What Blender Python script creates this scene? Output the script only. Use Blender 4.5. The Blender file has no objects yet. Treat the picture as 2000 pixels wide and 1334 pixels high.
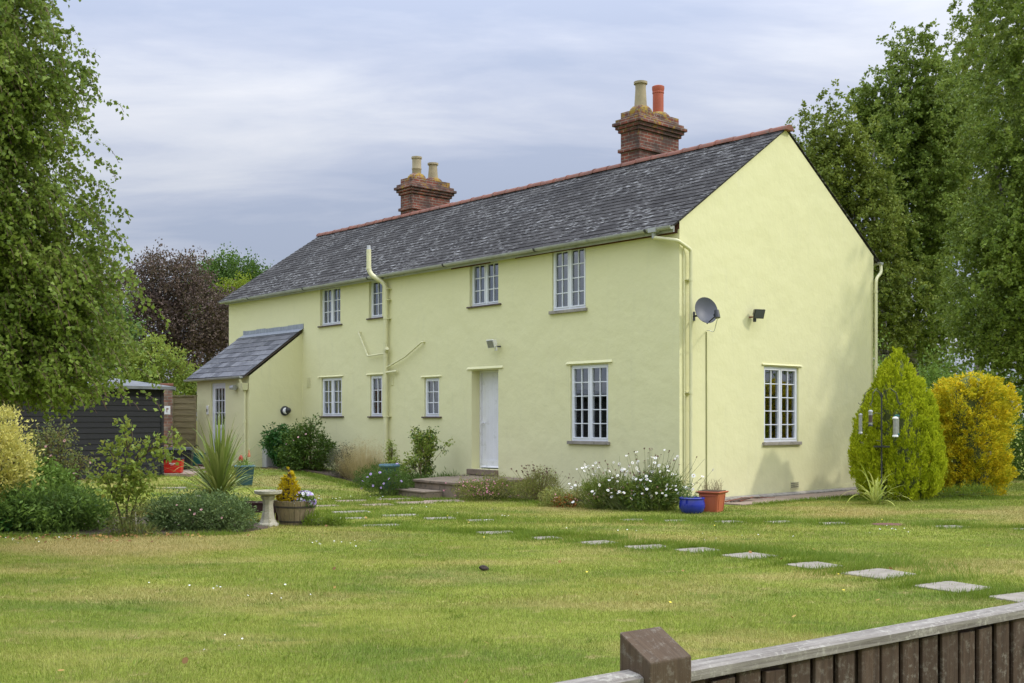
import bpy, bmesh, math, random
import numpy as np
from mathutils import Vector, Matrix, noise
R = math.radians
rnd = random.Random(7)
sc = bpy.context.scene
COL = sc.collection

# ------------------------------------------------------------------ camera, light, exposure
cam = bpy.data.cameras.new('camera'); camo = bpy.data.objects.new('camera', cam); COL.objects.link(camo)
camo.location = (0, 0, 1.5); camo.rotation_euler = (R(90), 0, 0)
cam.sensor_width = 36; cam.lens = 39.37; cam.shift_y = 0.076; cam.clip_end = 2000; cam.clip_start = .05
sc.camera = camo
SUN = Vector((.985, -.173, 0)).normalized() * math.cos(R(40)) + Vector((0, 0, math.sin(R(40))))
sl = bpy.data.lights.new('sun', 'SUN'); slo = bpy.data.objects.new('sun', sl); COL.objects.link(slo)
sl.energy = 1.35; sl.angle = R(2.2); sl.color = (1, .95, .86)
slo.rotation_euler = (-SUN).to_track_quat('-Z', 'Y').to_euler()
sc.view_settings.view_transform = 'Standard'; sc.view_settings.look = 'None'
sc.view_settings.exposure = 0.3; sc.view_settings.gamma = 1
w = bpy.data.worlds.new('World'); sc.world = w; w.use_nodes = True

def nd(nt, t, **kw):
    n = nt.nodes.new(t)
    for k, v in kw.items():
        if k.startswith('_'): setattr(n, k[1:], v)
        else:
            s = n.inputs[int(k[1:])] if (k[0] == 'i' and k[1:].isdigit()) else n.inputs[k.replace('__', ' ')]
            if isinstance(v, bpy.types.NodeSocket): nt.links.new(v, s)
            else: s.default_value = v
    return n
def math_(nt, op, a, b=0.0, clamp=False):
    n = nd(nt, 'ShaderNodeMath', _operation=op, i0=a, i1=b); n.use_clamp = clamp; return n.outputs[0]
def mixc(nt, fac, a, b, mode='MIX'):
    n = nt.nodes.new('ShaderNodeMix'); n.data_type = 'RGBA'; n.blend_type = mode
    for s, v in ((n.inputs[0], fac), (n.inputs[6], a), (n.inputs[7], b)):
        if isinstance(v, bpy.types.NodeSocket): nt.links.new(v, s)
        else: s.default_value = v if isinstance(v, (int, float)) else (*v[:3], 1)
    return n.outputs[2]
def ramp(nt, fac, stops):
    n = nt.nodes.new('ShaderNodeValToRGB'); nt.links.new(fac, n.inputs[0])
    e = n.color_ramp.elements
    while len(e) < len(stops): e.new(.5)
    for el, (p, c) in zip(e, stops):
        el.position = p; el.color = (*c, 1) if not isinstance(c, (int, float)) else (c, c, c, 1)
    return n.outputs[0]
def noisen(nt, vec, scale, detail=3, rough=.55, dist=0):
    return nd(nt, 'ShaderNodeTexNoise', Vector=vec, Scale=scale, Detail=detail, Roughness=rough, Distortion=dist).outputs['Fac']
def mapping(nt, vec, scale=(1, 1, 1), loc=(0, 0, 0), rot=(0, 0, 0)):
    return nd(nt, 'ShaderNodeMapping', Vector=vec, Scale=scale, Location=loc, Rotation=rot).outputs[0]

nt = w.node_tree; nt.nodes.clear()
geo = nd(nt, 'ShaderNodeTexCoord').outputs['Generated']
sky = nd(nt, 'ShaderNodeTexSky', _sky_type='NISHITA', _sun_disc=False, _sun_elevation=R(40), _sun_rotation=R(100))
sep = nd(nt, 'ShaderNodeSeparateXYZ', Vector=geo)
zz = math_(nt, 'ADD', math_(nt, 'MAXIMUM', sep.outputs[2], 0.0), .16)
cx = math_(nt, 'DIVIDE', sep.outputs[0], zz); cy = math_(nt, 'DIVIDE', sep.outputs[1], zz)
cv = nd(nt, 'ShaderNodeCombineXYZ', X=cx, Y=cy).outputs[0]
n1 = noisen(nt, mapping(nt, cv, (.42, .85, 1), (2.3, .6, 0), (0, 0, .12)), 1.15, 6, .5, .35)
n2 = noisen(nt, mapping(nt, cv, (.7, 1.7, 1), (7, 3, 0), (0, 0, .15)), 2.4, 8, .6, .35)
cf = math_(nt, 'ADD', math_(nt, 'MULTIPLY', n1, .70), math_(nt, 'MULTIPLY', n2, .30))
cc = ramp(nt, cf, [(.41, (3.4, 3.85, 5.0)), (.48, (4.15, 4.5, 5.5)), (.54, (5.1, 5.35, 6.05)), (.63, (6.1, 6.2, 6.6))])
zc = math_(nt, 'MAXIMUM', sep.outputs[2], 0.0)
br = math_(nt, 'ADD', .86, math_(nt, 'MULTIPLY', math_(nt, 'MULTIPLY', zc, zc), 5.6))
vs = nd(nt, 'ShaderNodeVectorMath', _operation='SCALE'); nt.links.new(cc, vs.inputs[0]); nt.links.new(br, vs.inputs[3])
full = mixc(nt, .9, sky.outputs[0], vs.outputs[0])
bg = nd(nt, 'ShaderNodeBackground', Color=full, Strength=.1)
wo = nd(nt, 'ShaderNodeOutputWorld', Surface=bg.outputs[0])

# ------------------------------------------------------------------ materials
MAT = {}
def newmat(name):
    m = bpy.data.materials.new(name); m.use_nodes = True; nt = m.node_tree; nt.nodes.clear()
    b = nd(nt, 'ShaderNodeBsdfPrincipled'); o = nd(nt, 'ShaderNodeOutputMaterial', Surface=b.outputs[0])
    MAT[name] = m
    return m, nt, b, o
def setb(nt, b, **kw):
    for k, v in kw.items():
        s = b.inputs[k.replace('__', ' ')]
        if isinstance(v, bpy.types.NodeSocket): nt.links.new(v, s)
        else: s.default_value = (*v, 1) if isinstance(v, tuple) and len(v) == 3 else v
def bump(nt, b, h, dist=.01, strength=.5):
    n = nd(nt, 'ShaderNodeBump', Height=h, Distance=dist, Strength=strength)
    nt.links.new(n.outputs[0], b.inputs['Normal'])
def objco(nt): return nd(nt, 'ShaderNodeTexCoord').outputs['Object']
def uvco(nt): return nd(nt, 'ShaderNodeTexCoord').outputs['UV']
def simple(name, c1, c2=None, scale=6, rough=.7, bs=0, bd=.004, bscale=40, metal=0, spec=.5, stretch=(1, 1, 1), c3=None):
    m, nt, b, o = newmat(name); co = mapping(nt, objco(nt), stretch)
    if c2 is None: c2 = tuple(x * .75 for x in c1)
    f = noisen(nt, co, scale, 5, .6)
    col = ramp(nt, f, [(.3, c2), (.7, c1)])
    if c3:
        f3 = noisen(nt, mapping(nt, co, loc=(5, 2, 9)), scale * 2.3, 5, .65)
        col = mixc(nt, ramp(nt, f3, [(.56, 0.), (.68, 1.)]), col, c3)
    setb(nt, b, Base__Color=col, Roughness=rough, Metallic=metal)
    b.inputs['Specular IOR Level'].default_value = spec
    if bs: bump(nt, b, noisen(nt, co, bscale, 4, .6), bd, bs)
    return m

def m_render():
    m, nt, b, o = newmat('painted_render'); co = objco(nt)
    base = mixc(nt, noisen(nt, co, .9, 4, .6), (.69, .668, .385), (.725, .703, .415))
    st = noisen(nt, mapping(nt, co, (3.5, 3.5, .5)), 1.4, 5, .65)
    base = mixc(nt, ramp(nt, st, [(.55, 0.), (.8, .30)]), base, (.55, .54, .36))
    # splash-back dirt at the foot of the wall
    z = nd(nt, 'ShaderNodeSeparateXYZ', Vector=co).outputs[2]
    foot = math_(nt, 'MULTIPLY', ramp(nt, math_(nt, 'MULTIPLY', z, 1.6), [(.06, 1.), (.5, 0.)]), ramp(nt, noisen(nt, co, 5, 6, .7), [(.42, 0.), (.7, .4)]))
    base = mixc(nt, foot, base, (.42, .44, .30))
    spots = ramp(nt, noisen(nt, co, 9, 6, .75), [(.72, 0.), (.78, .5)])
    base = mixc(nt, spots, base, (.50, .50, .36))
    setb(nt, b, Base__Color=base, Roughness=.72)
    b.inputs['Specular IOR Level'].default_value = .25
    h = math_(nt, 'ADD', math_(nt, 'MULTIPLY', noisen(nt, co, 1.6, 3, .5), 5.0), math_(nt, 'MULTIPLY', noisen(nt, co, 22, 4, .6), .5))
    bump(nt, b, h, .02, .3)
m_render()
def m_slate(name, c1, c2, lich):
    m, nt, b, o = newmat(name); co = objco(nt)
    ri = nd(nt, 'ShaderNodeNewGeometry').outputs['Random Per Island']
    col = ramp(nt, ri, [(0., c1), (.5, tuple((p + q) / 2 for p, q in zip(c1, c2))), (1., c2)])
    n = noisen(nt, mapping(nt, co, (1.2, 1, 1)), 1.3, 4, .6)
    l1 = noisen(nt, mapping(nt, co, (2.2, 5, 5)), 3.2, 6, .7)
    mask = math_(nt, 'MULTIPLY', ramp(nt, n, [(.42, .10), (.60, 1.)]), ramp(nt, l1, [(.52, 0.), (.62, 1.)]))
    col = mixc(nt, math_(nt, 'MULTIPLY', mask, lich), col, (.31, .31, .295))
    l2 = noisen(nt, co, 5.5, 5, .7)
    col = mixc(nt, ramp(nt, l2, [(.66, 0.), (.74, .6)]), col, (.11, .10, .06))
    setb(nt, b, Base__Color=col, Roughness=.85); b.inputs['Specular IOR Level'].default_value = .2
    bump(nt, b, noisen(nt, co, 26, 5, .7), .006, .5)
m_slate('roof_slate', (.022, .020, .019), (.052, .049, .046), .9)
m_slate('porch_slate', (.075, .077, .085), (.17, .172, .182), .45)
def m_brick(name='chimney_brick', lichen=True, c1=(.29, .068, .034, 1), c2=(.17, .05, .03, 1)):
    m, nt, b, o = newmat(name); uv = uvco(nt); co = objco(nt)
    br = nd(nt, 'ShaderNodeTexBrick', Vector=uv, Scale=1.0, Mortar__Size=.009, Mortar__Smooth=.2, Bias=-.1, Brick__Width=.225, Row__Height=.075)
    br.inputs['Color1'].default_value = c1; br.inputs['Color2'].default_value = c2
    br.inputs['Mortar'].default_value = (.34, .30, .24, 1)
    col = br.outputs[0]
    soot = noisen(nt, co, 2.4, 5, .65)
    col = mixc(nt, ramp(nt, soot, [(.36, .1), (.60, .82)]), col, (.045, .035, .03))
    if lichen:
        z = nd(nt, 'ShaderNodeSeparateXYZ', Vector=co).outputs[2]
        zf = nd(nt, 'ShaderNodeMapRange', Value=z, i1=7.6, i2=8.55, i3=-.12, i4=.15).outputs[0]
        l = math_(nt, 'ADD', noisen(nt, co, 5.2, 6, .7), zf)
        col = mixc(nt, ramp(nt, l, [(.58, 0.), (.66, .85)]), col, (.32, .21, .02))
        l = math_(nt, 'ADD', noisen(nt, mapping(nt, co, loc=(3, 3, 3)), 8, 6, .7), math_(nt, 'MULTIPLY', zf, .8))
        col = mixc(nt, ramp(nt, l, [(.70, 0.), (.76, .7)]), col, (.36, .34, .26))
    setb(nt, b, Base__Color=col, Roughness=.9)
    bump(nt, b, math_(nt, 'ADD', br.outputs[1], math_(nt, 'MULTIPLY', noisen(nt, co, 30, 4, .7), -.4)), .012, -.8)
m_brick(); m_brick('wall_brick', False, (.30, .13, .08, 1), (.33, .27, .19, 1))
simple('ridge_terracotta', (.27, .10, .06), (.15, .07, .05), 3.5, .85, .6, .006, 30, c3=(.16, .12, .09))
simple('pot_buff', (.40, .33, .20), (.30, .25, .15), 6, .8, .3)
simple('pot_red', (.45, .10, .045), (.36, .085, .04), 5, .6, .2)
simple('upvc_white', (.78, .80, .84), (.72, .74, .78), 3, .35)
simple('gutter_grey', (.46, .47, .47), (.33, .34, .33), 3, .45, c3=(.28, .29, .27))
simple('gutter_clip', (.05, .05, .05), rough=.5)
simple('painted_pipe', (.71, .69, .41), (.62, .60, .37), 4, .42)
simple('rust_board', (.17, .06, .04), (.09, .045, .035), 7, .9, .5)
simple('sill_brown', (.12, .085, .07), (.07, .055, .045), 12, .8, .3)
simple('concrete', (.36, .33, .28), (.23, .21, .175), 5, .9, .6, .006, 35, c3=(.14, .13, .10))
simple('slab_stone', (.31, .275, .22), (.20, .175, .135), 4.5, .9, .8, .008, 40, c3=(.20, .20, .12))
simple('step_stone', (.27, .205, .14), (.16, .122, .085), 5, .9, .6, .008, 30, c3=(.09, .085, .055))
simple('path_slab', (.36, .265, .20), (.25, .185, .14), 3, .9, .6, .006, 30, c3=(.19, .175, .12))
simple('bath_stone', (.47, .44, .34), (.32, .30, .21), 9, .9, .7, .008, 45, c3=(.22, .21, .12))
simple('lead', (.33, .36, .41), (.20, .22, .26), 8, .5, .3, .004, 12, stretch=(3, 3, .8))
simple('door_white', (.76, .76, .79), (.70, .70, .72), 3, .45, c3=(.62, .62, .62))
simple('shed_black', (.010, .0105, .013), (.007, .0075, .009), 8, .8, .35, .004, 20, stretch=(.3, .3, 3))
simple('roof_felt', (.17, .18, .19), (.11, .12, .12), 5, .9, .6, .005, 80)
simple('panel_timber', (.27, .225, .11), (.16, .13, .065), 5, .85, .4, .004, 20, stretch=(.5, .5, 4), c3=(.20, .20, .06))
simple('barrel_oak', (.30, .235, .14), (.17, .13, .08), 6, .85, .6, .006, 18, stretch=(4, 4, .4), c3=(.14, .14, .07))
simple('iron_band', (.075, .055, .05), (.04, .035, .035), 9, .6)
simple('trough_brown', (.085, .035, .03), (.05, .025, .022), 6, .6)
simple('blue_glaze', (.016, .03, .33), (.012, .02, .22), 3, .12, spec=.7)
simple('terracotta_plastic', (.50, .135, .062), (.45, .12, .055), 3, .5)
simple('teal_plastic', (.03, .085, .095), (.02, .06, .07), 4, .45)
simple('teal_rim', (.09, .19, .23), (.06, .13, .16), 4, .5)
simple('green_plastic', (.015, .13, .10), (.01, .09, .07), 4, .45)
simple('black_plastic', (.022, .024, .028), (.016, .017, .02), 5, .5)
simple('red_plastic', (.55, .018, .012), (.47, .015, .01), 3, .4)
simple('white_paint', (.8, .8, .78), (.74, .74, .72), 5, .5)
simple('dish_grey', (.085, .09, .105), (.065, .07, .08), 6, .5)
simple('dark_metal', (.035, .037, .042), (.025, .027, .03), 8, .45)
simple('cable_olive', (.38, .38, .17), (.30, .30, .14), 6, .6)
simple('rust_bracket', (.25, .07, .03), (.14, .05, .03), 12, .8)
simple('soil', (.10, .068, .042), (.05, .036, .024), 8, 1, .8, .02, 25)
simple('earth_clod', (.05, .035, .025), (.03, .022, .017), 30, 1, .8, .01, 60)
simple('rock', (.30, .27, .21), (.2, .18, .14), 5, .95, .7, .01, 20)
simple('curtain_cream', (.50, .48, .43), (.40, .38, .34), 4, .9)
simple('interior', (.30, .28, .25), rough=.9)
simple('steel_mesh', (.42, .43, .42), (.3, .3, .3), 30, .4, metal=.6)
simple('seed', (.38, .30, .19), (.20, .14, .08), 80, .9)
simple('seed_dark', (.10, .07, .06), (.06, .045, .04), 80, .9)
simple('cabinet_grey', (.52, .52, .53), (.45, .45, .45), 3, .6)
simple('bark_brown', (.13, .095, .065), (.06, .045, .033), 9, .95, .8, .02, 14, stretch=(1, 1, .35))
simple('twig', (.13, .075, .045), (.07, .045, .03), 9, .9)
simple('stem_green', (.13, .16, .04), (.09, .11, .03), 9, .8)
simple('dead_stem', (.30, .23, .12), (.2, .15, .08), 9, .9)
def m_birch():
    m, nt, b, o = newmat('birch_bark'); co = objco(nt)
    f = noisen(nt, mapping(nt, co, (2, 2, 7)), 2.5, 5, .65)
    setb(nt, b, Base__Color=ramp(nt, f, [(.42, (.05, .045, .04)), (.52, (.32, .30, .27)), (.8, (.48, .46, .42))]), Roughness=.85)
    bump(nt, b, f, .02, .6)
m_birch()
def m_fence(name, c1, c2, c3, lich, gs=(60, 3, 1)):
    m, nt, b, o = newmat(name); co = objco(nt); ri = nd(nt, 'ShaderNodeNewGeometry').outputs['Random Per Island']
    oi = nd(nt, 'ShaderNodeObjectInfo').outputs['Random']
    g = noisen(nt, mapping(nt, uvco(nt), gs), 1, 6, .65, .6)
    g2 = noisen(nt, mapping(nt, co, (1, 1, .6)), 6, 5, .65)
    col = ramp(nt, g, [(.32, c2), (.6, c1)])
    col = mixc(nt, ramp(nt, g2, [(.5, 0.), (.75, .6)]), col, c3)
    col = mixc(nt, math_(nt, 'MULTIPLY', oi, .8), col, tuple(x * .55 for x in c1))
    l = noisen(nt, co, 38, 6, .8); l0 = noisen(nt, mapping(nt, co, loc=(4, 4, 4)), 5, 3, .6)
    col = mixc(nt, math_(nt, 'MULTIPLY', ramp(nt, l, [(.52, 0.), (.62, lich)]), ramp(nt, l0, [(.35, .15), (.6, 1.)])), col, (.42, .40, .33))
    setb(nt, b, Base__Color=col, Roughness=.9); b.inputs['Specular IOR Level'].default_value = .25
    bump(nt, b, math_(nt, 'ADD', g, math_(nt, 'MULTIPLY', l, .5)), .004, .8)
m_fence('fence_board', (.10, .066, .044), (.045, .03, .021), (.14, .11, .085), .28)
m_fence('fence_post', (.125, .085, .052), (.06, .04, .026), (.16, .13, .09), .35)
m_fence('fence_cap', (.33, .30, .255), (.08, .065, .05), (.40, .37, .32), .95, (3, 70, 1))
def m_glass():
    m, nt, b, o = newmat('window_glass'); nt.nodes.remove(b)
    fr = nd(nt, 'ShaderNodeFresnel', IOR=2.1).outputs[0]
    bn = nd(nt, 'ShaderNodeBump', Height=noisen(nt, objco(nt), 2.2, 2, .5), Distance=.01, Strength=.12)
    fr = math_(nt, 'MAXIMUM', fr, .26)
    gl = nd(nt, 'ShaderNodeBsdfGlossy', Color=(.9, .95, 1, 1), Roughness=.02, Normal=bn.outputs[0])
    tr = nd(nt, 'ShaderNodeBsdfTransparent', Color=(.80, .83, .84, 1))
    mx = nd(nt, 'ShaderNodeMixShader', i0=fr, i1=tr.outputs[0], i2=gl.outputs[0])
    nt.links.new(mx.outputs[0], o.inputs[0])
m_glass()

def foliage(name, cols, trans=.3, rough=.5, patch=.5, patch_scale=1.2, pos=None):
    """cols: list of colours dealt out leaf by leaf, plus a slow drift over the plant"""
    m, nt, b, o = newmat(name); co = objco(nt)
    ri = nd(nt, 'ShaderNodeNewGeometry').outputs['Random Per Island']
    k = len(cols)
    pos = pos or [i / (k - 1) for i in range(k)]
    f = math_(nt, 'ADD', math_(nt, 'MULTIPLY', ri, 1 - patch), math_(nt, 'MULTIPLY', ramp(nt, noisen(nt, co, patch_scale, 3, .6), [(.3, 0.), (.7, 1.)]), patch))
    col = ramp(nt, f, list(zip(pos, cols)))
    setb(nt, b, Base__Color=col, Roughness=rough); b.inputs['Specular IOR Level'].default_value = .16
    tl = nd(nt, 'ShaderNodeBsdfTranslucent', Color=mixc(nt, .55, col, tuple(min(1, c * 1.25) for c in cols[-1])))
    mx = nd(nt, 'ShaderNodeMixShader', i0=trans, i1=b.outputs[0], i2=tl.outputs[0])
    nt.links.new(mx.outputs[0], o.inputs[0])
    return m
foliage('birch_leaf', [(.055, .095, .016), (.11, .17, .024), (.19, .265, .038), (.32, .38, .09)], .3, .42)
foliage('birch_leaf_dark', [(.06, .095, .018), (.12, .17, .024), (.20, .25, .036), (.30, .34, .065)], .25, .5, .55, .5)
foliage('copper_leaf', [(.055, .040, .034), (.095, .066, .055), (.155, .108, .085), (.14, .13, .06)], .2, .5, .5, .5)
foliage('oak_leaf', [(0.042, 0.091, 0.0168), (0.084, 0.154, 0.028), (0.14, 0.224, 0.042)], .25, .55, .5, .5)
foliage('lime_leaf', [(.10, .16, .015), (.18, .25, .02), (.26, .30, .03)], .35, .5, .5, .8)
foliage('hedge_leaf', [(0.039, 0.0858, 0.0187), (0.0858, 0.156, 0.0312), (0.156, 0.234, 0.0468)], .2, .5, .5, .8)
foliage('shrub_leaf', [(0.0938, 0.173, 0.0312), (0.173, 0.281, 0.0469), (0.266, 0.375, 0.0781)], .3, .5, .5, 1)
foliage('gold_green_conifer', [(.16, .23, .01), (.33, .41, .014), (.54, .60, .022), (.68, .70, .05)], .25, .6, .45, 2.5)
foliage('yellow_conifer', [(.17, .25, .02), (.46, .45, .024), (.80, .63, .03), (.92, .72, .045)], .25, .6, .5, 4)
foliage('small_gold_conifer', [(.32, .26, .01), (.60, .46, .015), (.78, .62, .03)], .2, .6, .4, 8)
foliage('variegated_leaf', [(.24, .27, .04), (.55, .52, .11), (.74, .68, .20), (.80, .75, .34)], .25, .45, .4, 5)
foliage('rhodo_leaf', [(.04, .085, .014), (.075, .135, .02), (.14, .20, .035)], .12, .35, .4, 2)
foliage('glossy_leaf', [(.02, .08, .018), (.045, .14, .03), (.10, .21, .04)], .12, .3, .4, 2)
foliage('perennial_leaf', [(.045, .095, .018), (.095, .165, .03), (.16, .24, .05)], .3, .5, .4, 2)
foliage('hebe_leaf', [(.065, .115, .035), (.12, .18, .055), (.19, .25, .09)], .2, .5, .4, 3)
foliage('sapling_leaf', [(.12, .21, .03), (.22, .33, .05), (.33, .42, .08), (.42, .34, .09)], .35, .45, .3, 3, [0, .45, .88, 1])
foliage('rose_leaf', [(.07, .11, .025), (.12, .18, .04), (.21, .25, .07), (.28, .19, .08)], .3, .5, .35, 3)
foliage('dry_grass', [(.36, .29, .13), (.55, .46, .24), (.70, .60, .36)], .2, .7, .4, 4)
foliage('sage_leaf', [(.05, .06, .035), (.10, .11, .065), (.18, .18, .12)], .2, .6, .4, 4)
foliage('cordyline_leaf', [(.09, .155, .02), (.16, .235, .035), (.28, .35, .07), (.38, .34, .11)], .25, .38, .15, 2, [0, .5, .9, 1])
foliage('phormium_leaf', [(.20, .27, .04), (.42, .47, .09), (.66, .66, .24)], .25, .4, .1, 3)
foliage('autumn_leaf', [(.20, .05, .02), (.34, .12, .03), (.16, .15, .03)], .2, .6, .3, 4)
foliage('border_leaf', [(.10, .15, .025), (.20, .25, .045), (.32, .34, .09), (.34, .25, .10)], .3, .6, .35, 3)
foliage('fallen_leaf', [(.16, .09, .04), (.30, .17, .06), (.42, .30, .08)], .1, .8, .1, 4)
foliage('daisy_leaf', [(.08, .13, .022), (.15, .21, .035), (.27, .31, .06)], .25, .55, .45, 3)
for nm, c in (('petal_white', (.80, .80, .76)), ('petal_pink', (.70, .25, .36)), ('petal_rose', (.72, .42, .42)), ('petal_lilac', (.50, .36, .72)),
              ('petal_violet', (.22, .14, .50)), ('flower_eye', (.50, .30, .03)), ('seed_head', (.15, .075, .04)), ('petal_yellow', (.80, .62, .03)),
              ('petal_red', (.36, .03, .015)), ('petal_orange', (.50, .20, .10))):
    simple(nm, c, tuple(x * .88 for x in c), 20, .6)

def lawn_color(nt):
    co = nd(nt, 'ShaderNodeNewGeometry').outputs['Position']
    a = noisen(nt, mapping(nt, co, (.55, 1, 1)), .8, 5, .6)
    col = ramp(nt, a, [(.30, (.14, .22, .028)), (.5, (.25, .305, .042)), (.70, (.36, .385, .073))])
    s = noisen(nt, mapping(nt, co, (.5, 1.15, 1), (3.1, 7.7, 0)), .62, 6, .62)
    col = mixc(nt, ramp(nt, s, [(.49, 0.), (.63, .7)]), col, (.46, .375, .14))
    g = noisen(nt, mapping(nt, co, (.6, 1.3, 1), (9, 2, 0)), 1.9, 5, .65)
    col = mixc(nt, ramp(nt, g, [(.60, 0.), (.70, .75)]), col, (.10, .19, .024))
    t = noisen(nt, mapping(nt, co, (1, 1.6, 1), (4, 12, 0)), 2.6, 6, .72)
    col = mixc(nt, ramp(nt, t, [(.57, 0.), (.68, .75)]), col, (.50, .40, .18))
    # worn dry strips: beside the left bed and in front of the gable border
    for (x, y, r, k) in ((-5.4, 13.6, 1.6, .85), (-4.2, 13.9, 1.7, .7), (-2.2, 5.0, 1.7, .8), (-.6, 4.4, 1.2, .6), (.8, 18.6, 1.1, .6), (5.5, 18.6, 1.6, .7), (8.0, 17.6, 1.8, .6), (-1.9, 14.3, 1.2, .5), (-5.7, 24.5, 1.6, .6)):
        d = nd(nt, 'ShaderNodeVectorMath', _operation='DISTANCE', i0=co, i1=(x, y, 0)).outputs['Value']
        d = math_(nt, 'SUBTRACT', 1.0, math_(nt, 'DIVIDE', d, r))
        d = math_(nt, 'ADD', d, math_(nt, 'SUBTRACT', math_(nt, 'MULTIPLY', s, 1.6), .8))
        col = mixc(nt, ramp(nt, d, [(.15, 0.), (.75, k)]), col, (.50, .40, .16))
    return col, co
m, nt, b, o = newmat('lawn_ground')
c, co = lawn_color(nt)
f = noisen(nt, co, 34, 5, .75)
setb(nt, b, Base__Color=mixc(nt, ramp(nt, f, [(.3, .5), (.65, 0.)]), c, (.07, .075, .02)), Roughness=.95)
b.inputs['Specular IOR Level'].default_value = .1
bump(nt, b, noisen(nt, co, 45, 5, .7), .03, .7)
m, nt, b, o = newmat('grass_blade')
c, co = lawn_color(nt)
ri = nd(nt, 'ShaderNodeNewGeometry').outputs['Random Per Island']
c = mixc(nt, ramp(nt, ri, [(.0, .0), (.80, .12), (.97, .75), (1., .8)]), c, (.52, .44, .21))
c = mixc(nt, ramp(nt, ri, [(.05, .55), (.35, .0)]), c, (.07, .13, .018))
setb(nt, b, Base__Color=c, Roughness=.6); b.inputs['Specular IOR Level'].default_value = .15
tl = nd(nt, 'ShaderNodeBsdfTranslucent', Color=c)
mx = nd(nt, 'ShaderNodeMixShader', i0=.42, i1=b.outputs[0], i2=tl.outputs[0]); nt.links.new(mx.outputs[0], o.inputs[0])
foliage('lush_grass', [(.085, .145, .015), (.15, .225, .025), (.23, .30, .04)], .3, .5, .3, 2)

# ------------------------------------------------------------------ mesh helpers
def tag(o, label=None, cat=None, group=None, kind=None):
    if label: o['label'] = label
    if cat: o['category'] = cat
    if group: o['group'] = group
    if kind: o['kind'] = kind
    return o
def empty(name, loc=(0, 0, 0), rz=0):
    o = bpy.data.objects.new(name, None); COL.objects.link(o); o.location = loc; o.rotation_euler = (0, 0, rz)
    o.empty_display_size = .2
    return o
def link(name, me, mats, parent=None, loc=None, rz=0):
    o = bpy.data.objects.new(name, me); COL.objects.link(o)
    for m in (mats if isinstance(mats, (list, tuple)) else [mats]): me.materials.append(MAT[m])
    if parent: o.parent = parent
    if loc is not None: o.location = loc
    if rz: o.rotation_euler = (0, 0, rz)
    return o
def IDM(a, b, c): return (a, b, c)
def MF(a, o, z): return (-a, -o, z)        # front wall: a along the wall to the left, o outwards
def MG(a, o, z): return (o, a, z)          # gable wall
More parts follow.
